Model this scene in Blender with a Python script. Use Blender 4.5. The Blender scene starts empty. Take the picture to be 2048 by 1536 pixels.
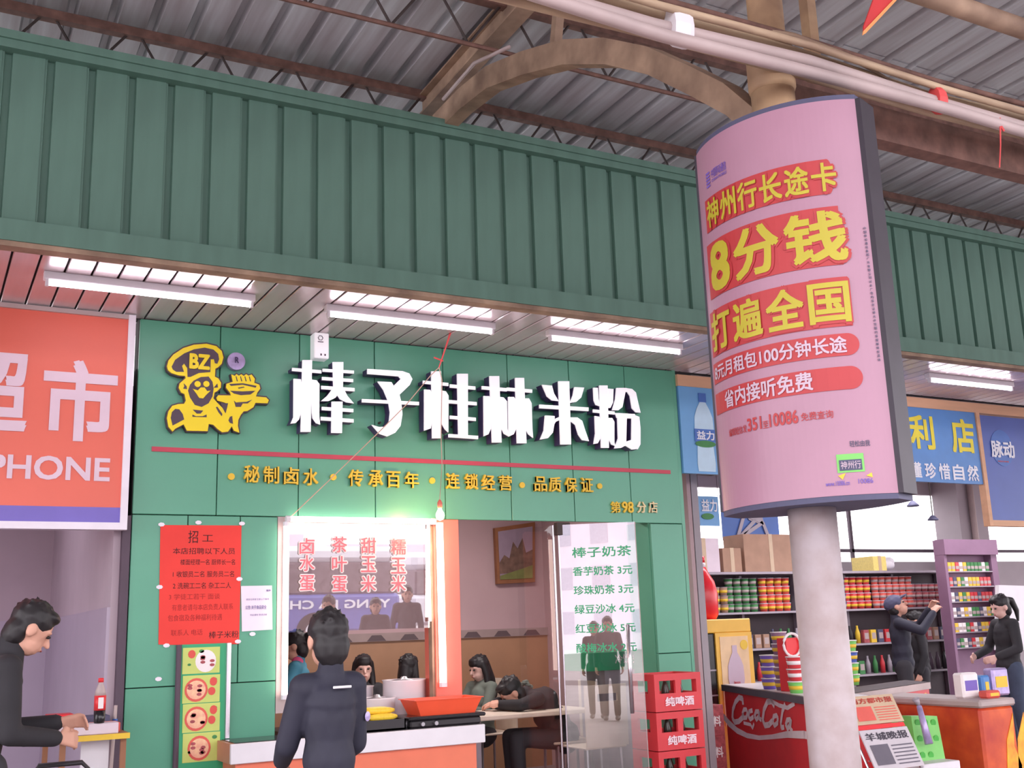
import bpy, bmesh, math, random
from mathutils import Vector, Matrix
random.seed(7)
S = bpy.context.scene
COL = S.collection
R = math.radians
# ------------------------------------------------------------------ camera
EYE = Vector((0, 0, 1.5)); FPX = 2186.0
PIT, ROL, YAW = R(12.6), R(-1.99), R(28.7)
fw = Vector((math.sin(YAW)*math.cos(PIT), math.cos(YAW)*math.cos(PIT), math.sin(PIT)))
r0 = Vector((math.cos(YAW), -math.sin(YAW), 0)); u0 = r0.cross(fw)
rt = r0*math.cos(ROL) + u0*math.sin(ROL); up = rt.cross(fw)
cam = bpy.data.cameras.new('camera'); cam.sensor_width = 36; cam.lens = FPX*36/2048; cam.clip_end = 300
co = bpy.data.objects.new('camera', cam); COL.objects.link(co); S.camera = co
co.matrix_world = Matrix(((rt.x, up.x, -fw.x, EYE.x), (rt.y, up.y, -fw.y, EYE.y), (rt.z, up.z, -fw.z, EYE.z), (0, 0, 0, 1)))
def ray(x, y): return fw + rt*((x-1024)/FPX) + up*((768-y)/FPX)
def at(x, y, Y): d = ray(x, y); return EYE + d*(Y/d.y)          # a measured point on the plane at depth Y
def atz(x, y, z): d = ray(x, y); return EYE + d*((z-EYE.z)/d.z)
def atx(x, y, X): d = ray(x, y); return EYE + d*(X/d.x)
# ------------------------------------------------------------------ light and exposure
w = bpy.data.worlds.new('overcast'); S.world = w; w.use_nodes = True
wb = w.node_tree.nodes['Background']; wb.inputs[0].default_value = (1.0, .955, 1.0, 1); wb.inputs[1].default_value = 2.6
S.view_settings.view_transform = 'Standard'; S.view_settings.look = 'None'; S.view_settings.gamma = 1
S.view_settings.exposure = 0.62; S.view_settings.use_curve_mapping = False
S.cycles.max_bounces = 8; S.cycles.diffuse_bounces = 5; S.cycles.transparent_max_bounces = 12
S.cycles.sample_clamp_indirect = 6; S.cycles.caustics_reflective = False; S.cycles.caustics_refractive = False
def area(name, loc, sx, sy, power, col=(1, .95, 1), rot=(0, 0, 0)):
    l = bpy.data.lights.new(name, 'AREA'); l.shape = 'RECTANGLE'; l.size = sx; l.size_y = sy; l.energy = power; l.color = col
    o = bpy.data.objects.new(name, l); o.location = loc; o.rotation_euler = rot; COL.objects.link(o); return o
area('noodle_shop_ceiling_light', (4.2, 8.9, 2.95), 2.0, .5, 34, (1, .9, .88))
area('store_ceiling_light', (9.2, 9.2, 3.4), 3, .5, 42)
area('store_ceiling_light', (12.2, 9.6, 3.4), 3, .5, 30)
area('phone_shop_ceiling_light', (-.3, 9.3, 3.1), 1.4, .4, 14, (.95, .88, 1))
# ------------------------------------------------------------------ materials
def lin(c): return tuple(((v/255)/12.92 if v/255 <= .04045 else ((v/255+.055)/1.055)**2.4) for v in c)
MC = {}
def mat(name, rgb, rough=.6, metal=0, var=.08, scale=6, bump=0, emit=0, spec=.5, coat=0, stretch=(1, 1, 1), stain=None):
    if name in MC: return MC[name]
    m = bpy.data.materials.new(name); m.use_nodes = True; nt = m.node_tree; b = nt.nodes['Principled BSDF']; c = lin(rgb)
    b.inputs['Roughness'].default_value = rough; b.inputs['Metallic'].default_value = metal
    b.inputs['Specular IOR Level'].default_value = spec; b.inputs['Coat Weight'].default_value = coat
    if var:
        tc = nt.nodes.new('ShaderNodeTexCoord'); mp = nt.nodes.new('ShaderNodeMapping'); mp.inputs['Scale'].default_value = stretch
        n = nt.nodes.new('ShaderNodeTexNoise'); n.inputs['Scale'].default_value = scale; n.inputs['Detail'].default_value = 5
        cr = nt.nodes.new('ShaderNodeValToRGB')
        cr.color_ramp.elements[0].position = .3; cr.color_ramp.elements[1].position = .7
        cr.color_ramp.elements[0].color = tuple(v*(1-var) for v in c)+(1,); cr.color_ramp.elements[1].color = tuple(min(1, v*(1+var)) for v in c)+(1,)
        if stain: cr.color_ramp.elements[0].color = lin(stain)+(1,)
        nt.links.new(tc.outputs['Object'], mp.inputs[0]); nt.links.new(mp.outputs[0], n.inputs['Vector']); nt.links.new(n.outputs['Fac'], cr.inputs[0])
        nt.links.new(cr.outputs[0], b.inputs['Base Color'])
        if bump:
            bp = nt.nodes.new('ShaderNodeBump'); bp.inputs['Strength'].default_value = bump; bp.inputs['Distance'].default_value = .01
            nt.links.new(n.outputs['Fac'], bp.inputs['Height']); nt.links.new(bp.outputs[0], b.inputs['Normal'])
    else: b.inputs['Base Color'].default_value = c+(1,)
    if emit: b.inputs['Emission Color'].default_value = c+(1,); b.inputs['Emission Strength'].default_value = emit
    MC[name] = m; return m
def glass(name, refl, tint=(1, 1, 1)):
    if name in MC: return MC[name]
    m = bpy.data.materials.new(name); m.use_nodes = True; nt = m.node_tree; nt.nodes.remove(nt.nodes['Principled BSDF'])
    t = nt.nodes.new('ShaderNodeBsdfTransparent'); t.inputs[0].default_value = tint+(1,)
    g = nt.nodes.new('ShaderNodeBsdfGlossy'); g.inputs['Roughness'].default_value = .01
    x = nt.nodes.new('ShaderNodeMixShader'); x.inputs[0].default_value = refl
    nt.links.new(t.outputs[0], x.inputs[1]); nt.links.new(g.outputs[0], x.inputs[2]); nt.links.new(x.outputs[0], nt.nodes['Material Output'].inputs[0])
    MC[name] = m; return m
def M(name): return MC[name]
mat('green_panel', (94, 168, 138), .32, 0, .10, 1.3, 0, spec=.5)
mat('green_fascia', (96, 132, 118), .55, 0, .10, 3, 0, stretch=(3, 1, .5))
mat('seam_black', (40, 38, 40), .8)
mat('slat', (214, 196, 200), .24, .35, .06, 2, 0, stretch=(8, .5, 1))
mat('roof_sheet', (196, 200, 204), .45, .1, .16, 2.2, .05, stretch=(5, .4, 1), stain=(168, 162, 166))
mat('rust_steel', (128, 96, 86), .8, .1, .3, 12, .2)
mat('black_steel', (74, 64, 62), .7, .2, .2)
mat('tan_paint', (166, 140, 118), .7, 0, .28, 5, .15, stain=(128, 104, 88))
mat('column_paint', (196, 164, 128), .6, 0, .24, 4, .1, stain=(150, 120, 96))
mat('column_white', (178, 166, 170), .5, 0, .10, 9, .15, stain=(164, 146, 144))
mat('bamboo', (190, 168, 140), .6, 0, .2, 4, 0, stretch=(.6, 6, 6), stain=(150, 124, 104))
mat('pvc', (190, 172, 170), .5, 0, .15, 3)
mat('white', (236, 232, 238), .45, 0, .03)
mat('white_face_glow', (250, 248, 252), .4, 0, .02, emit=.18)  # faint glow added, the raised characters themselves are unlit
mat('letter_side', (70, 52, 100), .5)
mat('purple_dark', (86, 70, 84), .6)
mat('logo_yellow', (252, 226, 30), .4, 0, .03)
mat('char_yellow', (240, 200, 60), .5, 0, .1)
mat('char_reflection', (240, 220, 170), .5, 0, .05)  # reflection painted into the colour of the last two branch characters
mat('red_line', (200, 70, 90), .5, 0, .05)
mat('orange_sign', (236, 112, 92), .42, 0, .04, 1.5)
mat('sign_pink_white', (232, 208, 222), .5, 0, .03)
mat('sign_violet', (122, 108, 196), .45, 0, .04)
mat('frame_white', (242, 236, 246), .4, 0, .04)
mat('mauve_wall', (186, 168, 178), .8, 0, .07, 2)
mat('mauve_tile', (180, 166, 184), .4, 0, .06, 2)
mat('grey_floor', (140, 130, 132), .6, 0, .12, 3, .1)
mat('concrete', (160, 152, 152), .85, 0, .12, 2, .1)
mat('pink_wall', (188, 160, 164), .8, 0, .05, 2)
mat('tan_tile', (172, 130, 100), .45, 0, .08, 3)
mat('border_dark', (96, 80, 84), .5); mat('border_light', (160, 140, 138), .5)
mat('poster_pink', (178, 133, 154), .38, 0, .05, 2.5)
mat('poster_red', (186, 56, 60), .45, 0, .04)
mat('poster_white', (204, 182, 198), .45, 0, .03)
mat('poster_yellow', (192, 178, 50), .45, 0, .05)
mat('poster_blue', (120, 96, 190), .5, 0, .05)
mat('dark_frame', (58, 52, 62), .5, .2, .15)
mat('slate', (84, 84, 112), .6)
mat('chrome', (210, 205, 212), .2, .9, .04)
mat('notice_red', (240, 66, 58), .7, 0, .05, 4); mat('ink', (60, 30, 34), .8); mat('ink_faint', (176, 44, 44), .8)
mat('paper', (246, 232, 246), .7, 0, .03); mat('ink_blue', (120, 112, 170), .8)
mat('menu_green', (52, 170, 118), .4, 0, .06, 3); mat('card_lime', (206, 220, 118), .5, 0, .06); mat('menu_white', (250, 240, 240), .5)
mat('bowl_red', (226, 96, 84), .5, 0, .1); mat('broth', (246, 206, 160), .5, 0, .2, 20, stain=(240, 160, 140)); mat('meat', (176, 84, 90), .6, 0, .3, 30)
mat('leaf', (70, 140, 80), .6, 0, .2); mat('tomato', (226, 84, 74), .5, 0, .1)
mat('pillar_orange', (232, 122, 104), .35, 0, .04); mat('orange_laminate', (238, 128, 98), .35, 0, .04)
mat('counter_side', (196, 136, 112), .5); mat('black_gloss', (34, 32, 36), .2, 0, .1)
mat('black_plastic', (48, 44, 48), .5); mat('yellow_corn', (246, 206, 60), .5, 0, .12, 40); mat('pale_corn', (244, 222, 130), .5, 0, .08, 40)
mat('basket_orange', (246, 92, 58), .35, 0, .05); mat('enamel', (236, 226, 232), .25, 0, .03); mat('steel', (190, 186, 192), .3, .8, .05)
mat('skin', (222, 168, 146), .55, 0, .05, 8); mat('skin_pale', (226, 184, 172), .55, 0, .05, 8); mat('hair', (34, 30, 33), .5, 0, .2, 30, .2, stretch=(1, 1, .2))
mat('lip', (176, 92, 88), .5); mat('eye', (28, 22, 24), .3); mat('eye_white', (224, 216, 214), .4)
mat('navy', (46, 46, 62), .7, 0, .12, 6, .15); mat('black_cloth', (44, 42, 47), .8, 0, .15, 6, .15); mat('charcoal', (58, 56, 62), .8, 0, .1, 6, .15)
mat('teal_cloth', (70, 142, 168), .7, 0, .1); mat('pink_collar', (226, 90, 140), .7); mat('sage_cloth', (112, 120, 112), .8, 0, .1); mat('denim', (64, 74, 96), .8, 0, .15, 10)
mat('crate_red', (214, 58, 66), .4, 0, .06); mat('crate_print', (240, 214, 222), .5); mat('bottle_glass', (70, 60, 54), .15, 0, .1)
mat('cream', (232, 216, 200), .45, 0, .05); mat('wood', (156, 106, 76), .5, 0, .15, 4, 0, stretch=(1, 8, 1)); mat('gilt', (150, 102, 70), .4, .3, .15)
mat('ad_blue', (110, 170, 222), .4, 0, .12, 1.5); mat('ad_pale', (190, 220, 240), .3, 0, .1, 5); mat('ad_deep', (66, 110, 190), .4, 0, .12, 2)
mat('sign_blue', (84, 140, 206), .4, 0, .05); mat('sign_yellow', (238, 222, 60), .5); mat('sign_white', (238, 240, 250), .5)
mat('sign_indigo', (76, 98, 176), .4, 0, .1, 2); mat('peach_wood', (224, 176, 140), .6, 0, .1, 3, stretch=(.5, 4, 4))
mat('store_wall', (170, 160, 166), .8, 0, .06, 2); mat('ceiling_white', (222, 214, 212), .8, 0, .04)
mat('shelf_grey', (170, 160, 170), .5, .2, .08); mat('shelf_dark', (84, 72, 78), .7); mat('purple_unit', (148, 112, 140), .6, 0, .06)
mat('carton', (178, 142, 120), .8, 0, .1, 5); mat('carton_white', (226, 210, 220), .7, 0, .05); mat('tape', (206, 180, 150), .4)
mat('cab_yellow', (244, 192, 70), .4, 0, .05); mat('cab_card', (240, 206, 160), .5, 0, .1); mat('cola_red', (232, 52, 58), .4, 0, .05)
mat('cola_white', (244, 226, 230), .5); mat('counter_edge', (104, 96, 104), .4, .3, .05)
mat('lime', (126, 206, 104), .5, 0, .1); mat('lime_dark', (72, 178, 66), .5); mat('lilac', (186, 170, 216), .3, .3, .2, 20)
mat('freezer_orange', (226, 100, 50), .4, 0, .12, 4, stain=(190, 60, 44)); mat('flame_yellow', (246, 190, 50), .5, 0, .15, 8, stain=(236, 130, 50))
mat('newsprint', (206, 198, 204), .8, 0, .05, 10); mat('newsgrey', (110, 104, 116), .8); mat('inflate_red', (226, 44, 54), .25, 0, .08)
mat('bus_blue', (104, 112, 178), .25, 0, .06); mat('bus_white', (232, 232, 240), .3, 0, .04); mat('bus_window', (124, 110, 116), .12, 0, .2); mat('tyre', (40, 40, 42), .8)
mat('asphalt', (140, 134, 138), .9, 0, .1, 2, .1); mat('building', (232, 220, 232), .8, 0, .05, 1); mat('building_window', (196, 190, 206), .3)
mat('wire', (206, 170, 150), .6); mat('ribbon', (226, 84, 84), .6); mat('banner_red', (196, 50, 52), .7, 0, .1); mat('fringe', (222, 150, 90), .7)
def emitter(name, rgb, s):
    m = bpy.data.materials.new(name); m.use_nodes = True; b = m.node_tree.nodes['Principled BSDF']; c = lin(rgb)
    b.inputs['Base Color'].default_value = (.8, .8, .8, 1); b.inputs['Emission Color'].default_value = c+(1,); b.inputs['Emission Strength'].default_value = s; MC[name] = m
emitter('tube_light', (255, 244, 255), 9); emitter('window_tube', (255, 226, 214), 4.5); emitter('bulb_light', (255, 196, 130), 160)
glass('pane_glass', .5); glass('door_glass', .38, (.93, .96, .95)); glass('clear_glass', .08)
# ------------------------------------------------------------------ builders
class MB:
    def __init__(s): s.v = []; s.f = []; s.m = []
    def add(s, vs, fs, mi=0):
        k = len(s.v); s.v += [tuple(v) for v in vs]; s.f += [tuple(i+k for i in f) for f in fs]; s.m += [mi]*len(fs); return s
    def box(s, a, b, mi=0):
        (x0, y0, z0), (x1, y1, z1) = a, b
        return s.add([(x0, y0, z0), (x1, y0, z0), (x1, y1, z0), (x0, y1, z0), (x0, y0, z1), (x1, y0, z1), (x1, y1, z1), (x0, y1, z1)],
                     [(0, 3, 2, 1), (4, 5, 6, 7), (0, 1, 5, 4), (1, 2, 6, 5), (2, 3, 7, 6), (3, 0, 4, 7)], mi)
    def cbox(s, a, b, c=.006, mi=0):                       # box with chamfered vertical and horizontal edges
        bm = bmesh.new(); bmesh.ops.create_cube(bm, size=1)
        for v in bm.verts: v.co = Vector((a[0]+(v.co.x+.5)*(b[0]-a[0]), a[1]+(v.co.y+.5)*(b[1]-a[1]), a[2]+(v.co.z+.5)*(b[2]-a[2])))
        bmesh.ops.bevel(bm, geom=bm.edges[:], offset=c, segments=1, affect='EDGES')
        s.add([v.co[:] for v in bm.verts], [[v.index for v in f.verts] for f in bm.faces], mi); bm.free(); return s
    def tube(s, path, r, n=8, mi=0, cap=True):
        path = [Vector(p) for p in path]; rs = r if isinstance(r, (list, tuple)) else [r]*len(path); vs = []; fs = []
        for i, p in enumerate(path):
            d = (path[min(i+1, len(path)-1)]-path[max(i-1, 0)]).normalized(); a = d.cross(Vector((0, 0, 1)))
            if a.length < .05: a = d.cross(Vector((1, 0, 0)))
            a.normalize(); b = d.cross(a)
            for k in range(n): t = 2*math.pi*k/n; vs.append(p+(a*math.cos(t)+b*math.sin(t))*rs[i])
        for i in range(len(path)-1):
            for k in range(n): j = (k+1) % n; fs.append((i*n+k, i*n+j, (i+1)*n+j, (i+1)*n+k))
        if cap: fs += [tuple(range(n))[::-1], tuple((len(path)-1)*n+k for k in range(n))]
        return s.add(vs, fs, mi)
    def lathe(s, prof, c=(0, 0, 0), n=16, mi=0):
        vs = [(c[0]+r*math.cos(2*math.pi*k/n), c[1]+r*math.sin(2*math.pi*k/n), c[2]+z) for r, z in prof for k in range(n)]
        fs = [(i*n+k, i*n+(k+1) % n, (i+1)*n+(k+1) % n, (i+1)*n+k) for i in range(len(prof)-1) for k in range(n)]
        fs += [tuple(range(n))[::-1], tuple((len(prof)-1)*n+k for k in range(n))]
        return s.add(vs, fs, mi)
    def beam(s, p, q, w, h, mi=0):
        p = Vector(p); q = Vector(q); d = (q-p).normalized(); a = d.cross(Vector((0, 0, 1)))
        if a.length < .05: a = Vector((1, 0, 0))
        a = a.normalized()*w/2; b = a.cross(d).normalized()*h/2
        return s.add([p-a-b, p+a-b, p+a+b, p-a+b, q-a-b, q+a-b, q+a+b, q-a+b], [(0, 1, 2, 3), (4, 7, 6, 5), (0, 4, 5, 1), (1, 5, 6, 2), (2, 6, 7, 3), (3, 7, 4, 0)], mi)
    def prism(s, pts, d, mf=0, ms=None):                   # pts: world points of the front outline, d: vector to the back
        ms = mf if ms is None else ms; n = len(pts); pts = [Vector(p) for p in pts]; d = Vector(d)
        bm = bmesh.new(); vs = [bm.verts.new(p) for p in pts]
        try: f = bm.faces.new(vs)
        except Exception: bm.free(); return s
        bm.normal_update(); bmesh.ops.triangulate(bm, faces=[f]); bm.verts.index_update()
        s.add([v.co[:] for v in bm.verts], [[v.index for v in t.verts] for t in bm.faces], mf); bm.free()
        s.add([p[:] for p in pts]+[(p+d)[:] for p in pts], [(i, (i+1) % n, (i+1) % n+n, i+n) for i in range(n)]+[tuple(range(n, 2*n))], ms)
        return s
    def disc(s, c, rx, rz, d=.002, n=20, mi=0):            # thin disc facing -Y
        return s.prism([(c[0]+rx*math.cos(2*math.pi*k/n), c[1], c[2]+rz*math.sin(2*math.pi*k/n)) for k in range(n)], (0, d, 0), mi)
    def build(s, name, mats, parent=None, smooth=False, origin=True):
        me = bpy.data.meshes.new(name); ws = W.get(parent, Vector((0, 0, 0))) if parent else Vector((0, 0, 0))
        o = bpy.data.objects.new(name, me)
        if origin and s.v:
            xs, ys, zs = zip(*s.v); c = Vector(((min(xs)+max(xs))/2, (min(ys)+max(ys))/2, min(zs)))
        else: c = Vector((0, 0, 0))
        me.from_pydata([(v[0]-c.x, v[1]-c.y, v[2]-c.z) for v in s.v], [], s.f)
        if not isinstance(mats, (list, tuple)): mats = [mats]
        for m in mats: me.materials.append(MC[m] if isinstance(m, str) else m)
        me.polygons.foreach_set('material_index', s.m)
        if smooth: me.polygons.foreach_set('use_smooth', [True]*len(s.f))
        COL.objects.link(o); o.location = c-ws; W[o] = c
        if parent: o.parent = parent
        return o
W = {}
def tag(o, label=None, cat=None, group=None, kind=None):
    if label: o['label'] = label
    if cat: o['category'] = cat
    if group: o['group'] = group
    if kind: o['kind'] = kind
    return o
def thing(name, label, cat, loc=(0, 0, 0), group=None):
    o = bpy.data.objects.new(name, None); o.empty_display_size = .1; COL.objects.link(o); o.location = loc; W[o] = Vector(loc)
    return tag(o, label, cat, group)
def setting(name, loc=(0, 0, 0)):
    o = bpy.data.objects.new(name, None); COL.objects.link(o); o.location = loc; W[o] = Vector(loc); o['kind'] = 'structure'; return o
def kids(o): return [c for c in bpy.data.objects if c.parent == o]
def dup(root, loc, rot=0, label=None, group=None, scale=None):
    r = root.copy(); COL.objects.link(r); r.location = loc; r.rotation_euler = (0, 0, rot)
    if label: r['label'] = label
    if group: r['group'] = group
    if scale: r.scale = scale
    for ch in list(root.children):
        c = ch.copy(); COL.objects.link(c); c.parent = r
        for g in list(ch.children): d = g.copy(); COL.objects.link(d); d.parent = c
    return r
TC = {}
def glyphs(body, bold=.0, ext=0.0, res=3):
    k = (body, bold, ext)
    if k not in TC:
        c = bpy.data.curves.new('t', 'FONT'); c.body = body; c.offset = 0; c.resolution_u = res; c.extrude = ext
        o = bpy.data.objects.new('t', c); m = bpy.data.meshes.new_from_object(o)
        vs = [v.co[:] for v in m.vertices]; fs = [tuple(p.vertices) for p in m.polygons]
        bpy.data.objects.remove(o); bpy.data.curves.remove(c); bpy.data.meshes.remove(m)
        if bold > .004:                                     # heavier strokes: the glyph repeated around itself
            e = bold; v0, f0 = vs, fs; vs = []; fs = []
            nn_ = 8 if bold > .04 else 4
            for q in range(nn_):
                a = 2*math.pi*(q+.5)/nn_; kk = len(vs); vs = vs+[(x+e*math.cos(a), y+e*math.sin(a), z+q*.0004) for x, y, z in v0]; fs = fs+[tuple(i+kk for i in f) for f in f0]
        xs = [v[0] for v in vs] or [0, 1]; ys = [v[1] for v in vs] or [0, 1]
        TC[k] = (vs, fs, min(xs), max(xs), min(ys), max(ys))
    return TC[k]
def fit(mb, body, f, a0, a1, b0, b1, bold=.0, ext=0., depth=1., mi=0):
    """put text into mb; f(a, b, out) maps sheet coordinates to the world"""
    vs, fs, x0, x1, y0, y1 = glyphs(body, bold, ext)
    return mb.add([f(a0+(v[0]-x0)/(x1-x0)*(a1-a0), b0+(v[1]-y0)/(y1-y0)*(b1-b0), v[2]*depth) for v in vs], fs, mi)
def fplane(Y): return lambda a, b, o: (a, Y-o, b)
def pxrect(x0, y0, x1, y1, Y):
    """world rectangle on plane Y from two measured corners: top-left, bottom-right"""
    a = at(x0, y0, Y); b = at(x1, y1, Y); return a.x, b.x, b.z, a.z
def pxtext(mb, body, x0, y0, x1, y1, Y, bold=.02, ext=0., mi=0):
    a0, a1, b0, b1 = pxrect(x0, y0, x1, y1, Y); return fit(mb, body, fplane(Y), a0, a1, b0, b1, bold, ext, 1, mi)
D = 7.44; YF = 6.15; ZC = 3.64; ZS = 2.31
# ================================================================== SETTING
MB().box((-30, -60, -.1), (60, 5.6, 0)).build('ground', 'concrete')['kind'] = 'structure'
MB().box((-30, 5.6, -.1), (60, 30, .0)).build('floor', 'grey_floor')['kind'] = 'structure'
MB().box((1.25, D-.02, 0), (6.0, 10.4, .1)).build('floor_step', 'grey_floor')['kind'] = 'structure'
# green clad front wall of the noodle shop, panel by panel
wf = setting('wall_front', (3.4, D, 0))
MB().box((1.22, D+.03, 2.33), (5.66, D+.16, ZC)).box((1.22, D+.03, 0), (2.19, D+.16, 2.33)).box((5.36, D+.03, 0), (5.66, D+.35, 2.33)).build('backing', 'seam_black', wf)
def panel(x0, x1, z0, z1, y=D, m='green_panel'):
    MB().cbox((x0+.003, y, z0+.003), (x1-.003, y+.03, z1-.003), .003).build('panel', m, wf)
seams = [1.22]+[at(x, 850, D).x for x in (437, 598, 750, 888, 1018, 1142, 1254)]+[5.66]
zsb = 2.31
for a, b in zip(seams, seams[1:]): panel(a, b, zsb, ZC-.005)
zl = at(300, 1375, D).z
for a, b in ((1.22, 1.58), (1.58, 1.93), (1.93, 2.19)): panel(a, b, zl, zsb)
for a, b in ((1.22, 1.7), (1.7, 2.19)): panel(a, b, 0, zl)
zr = at(1345, 1306, D).z
panel(5.33, 5.665, zr, zsb); panel(5.33, 5.665, 0, zr)
MB().box((5.655, D+.0, 0), (5.69, D+.42, 2.33)).box((5.655, D, 2.33), (5.69, D+.16, ZC)).build('side_cladding', 'green_panel', wf)
MB().box((5.33, D+.03, 0), (5.36, D+.35, 2.33)).build('door_reveal', 'green_panel', wf)
px0, px1 = 3.36, 3.565
MB().cbox((px0, D-.02, 0), (px1, D+.18, 2.31), .004).build('pillar', 'pillar_orange')['kind'] = 'structure'
MB().box((2.19, D+.03, 0), (px0, D+.16, .84)).build('wall_under_window', 'orange_laminate')['kind'] = 'structure'
# red rule across the sign
a0, a1, b0, b1 = pxrect(303, 901, 1340, 951, D-.008)
zz = at(820, 920, D).z
tag(MB().box((at(303, 903, D).x, D-.008, zz-.02), (at(1340, 945, D).x, D-.001, zz+.012)).build('painted_rule', 'red_line'), 'long thin red stripe across the green sign under the white characters', 'stripe')
# roof over the corridor
def zroof(y): return 5.27+.03*(6.5-y)
rf = setting('roof', (5, 6, 5.3)); P_ = .235
for k in range(26):
    mb = MB(); x0 = -5+k*P_*4
    for (ya, yb, dz) in ((-1.6, 5.0, .006), (4.85, 13.2, 0)):
        pr = []
        for j in range(4):
            xb = x0+j*P_; pr += [(xb, 0), (xb+.155, 0), (xb+.172, .042), (xb+.208, .042), (xb+.225, 0)]
        pr.append((x0+4*P_, 0)); n = len(pr)
        vs = [(x, ya, zroof(ya)+z+dz) for x, z in pr]+[(x, yb, zroof(yb)+z+dz) for x, z in pr]
        mb.add(vs, [(i, i+1, n+i+1, n+i) for i in range(n-1)])
    mb.build('roofing_sheet', 'roof_sheet', rf)
# fascia of ribbed green sheet above the shops
fa = setting('wall_fascia', (5, YF, ZC)); ZT = 4.84
FP = .222
for k in range(82):
    x = -4+k*FP; mb = MB()
    pr = [(0, 0), (.012, .0), (.016, .028), (.05, .028), (.055, .0), (.062, 0), (FP, -.006)]
    n = len(pr); vs = [(x+a, YF+.03+b, ZC-.02) for a, b in pr]+[(x+a, YF+.03+b, ZT-.03) for a, b in pr]
    mb.add(vs, [(i, i+1, n+i+1, n+i) for i in range(n-1)]); mb.build('fascia_panel', 'green_fascia', fa)
MB().box((-4, YF-.03, ZT-.1), (14.2, YF+.06, ZT-.05)).box((-4, YF-.045, ZT-.05), (14.2, YF+.06, ZT)).build('top_rail', 'green_fascia', fa)
MB().box((-4, YF-.03, ZC-.02), (14.2, YF+.06, ZC+.1)).build('bottom_rail', 'green_fascia', fa)
MB().box((-4, YF-.02, ZC-.05), (14.2, YF+.07, ZC-.02)).build('edge_trim', 'tan_paint', fa)
MB().box((-4, YF+.07, ZC+.02), (14.2, YF+.09, ZT-.05)).build('fascia_backing', 'green_fascia', fa)
# slatted soffit
cl = setting('ceiling', (5, 6.8, ZC)); sp = .15
MB().box((-4, YF, ZC+.02), (14.2, D+.2, ZC+.05)).build('ceiling_backing', 'seam_black', cl)
for k in range(121):
    x = -4+k*sp; MB().cbox((x+.006, YF+.01, ZC-.002), (x+sp-.006, D+.02, ZC+.014), .004).build('slat', 'slat', cl)
# ---- noodle shop interior
MB().box((1.22, 10.4, .1), (6.02, 10.5, 1.42)).box((1.22, 10.4, 1.50), (6.02, 10.5, 3.1)).build('wall_noodle_back', 'pink_wall')['kind'] = 'structure'
wt = MB().box((1.3, 10.37, .1), (6.0, 10.4, 1.42)).build('wall_noodle_dado', 'tan_tile'); wt['kind'] = 'structure'
bd = setting('trim_1', (3.6, 10.36, 1.42))
MB().box((1.3, 10.35, 1.42), (6.0, 10.4, 1.50)).build('border_strip', 'border_light', bd)
for k in range(13):
    x = 1.5+k*.35; MB().prism([(x, 10.348, 1.425), (x+.2, 10.348, 1.425), (x+.15, 10.348, 1.48), (x+.05, 10.348, 1.48)], (0, .004, 0)).build('border_tile', 'border_dark', bd)
MB().box((1.24, D+.16, .0), (1.32, 10.4, 3.1)).build('wall_noodle_left', 'pink_wall')['kind'] = 'structure'
MB().box((6.0, D+.35, .0), (6.04, 10.4, 3.1)).build('wall_noodle_right', 'pink_wall')['kind'] = 'structure'
MB().box((1.22, D+.16, 3.1), (6.04, 10.5, 3.2)).build('ceiling_noodle_shop', 'ceiling_white')['kind'] = 'structure'
# ---- left phone shop interior
MB().box((-4, 11.0, 0), (1.16, 11.1, 3.2)).build('wall_phone_back', 'mauve_wall')['kind'] = 'structure'
MB().box((-4, 10.96, 0), (1.12, 11.0, 1.72)).build('wall_phone_dado', 'mauve_tile')['kind'] = 'structure'
MB().box((1.12, D+.05, 0), (1.2, 11.0, 3.2)).build('wall_phone_right', 'mauve_wall')['kind'] = 'structure'
MB().box((1.1, D+.05, 0), (1.12, 10.96, 1.72)).build('trim_2', 'mauve_tile')['kind'] = 'structure'
MB().box((-4, D+.05, 3.2), (1.2, 11.1, 3.3)).build('ceiling_phone_shop', 'ceiling_white')['kind'] = 'structure'
MB().box((1.165, D-.01, 0), (1.215, D+.16, 2.3)).build('trim_3', 'purple_dark')['kind'] = 'structure'
MB().box((-4.1, D, 0), (-4, 11.1, 3.3)).build('wall_phone_left', 'mauve_wall')['kind'] = 'structure'
# ---- convenience store shell
YB = 12.6
MB().box((6.05, D+.35, 0), (6.12, YB, 3.62)).build('wall_store_left', 'store_wall')['kind'] = 'structure'
MB().box((6.0, YB, 0), (22, YB+.1, 2.33)).box((6.0, YB, 3.42), (22, YB+.1, 3.7)).build('wall_store_back', 'store_wall')['kind'] = 'structure'
MB().box((6.0, D+.16, 3.62), (22, YB+.1, 3.7)).build('ceiling_store', 'ceiling_white')['kind'] = 'structure'
for i, xm in enumerate((8.2, 12.9, 17.2)):
    wn = setting('window_%d' % (i+1), (xm, YB, 2.33))
    MB().box((xm-.05, YB+.02, 2.33), (xm+.0, YB+.07, 3.42)).build('window_mullion', 'purple_dark', wn)
    MB().box((xm-2, YB+.02, 2.48), (xm+2.5, YB+.07, 2.53)).build('window_rail', 'purple_dark', wn)
    MB().box((xm-2, YB+.04, 2.34), (xm+2.5, YB+.045, 3.41)).build('pane', 'clear_glass', wn)
xa = atx(1960, 900, 1).x
XP = 14.55                                                # pier between the two bays of the store
MB().box((14.75, YB-.5, 0), (15.4, YB, 3.62)).build('wall_pier', 'store_wall')['kind'] = 'structure'
tag(MB().tube([(15.0, YB-.56, 0), (15.0, YB-.56, 3.6)], .05).build('drain_pipe', 'pvc', smooth=True), 'grey drain pipe standing against the pier of the convenience store', 'pipe')
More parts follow.
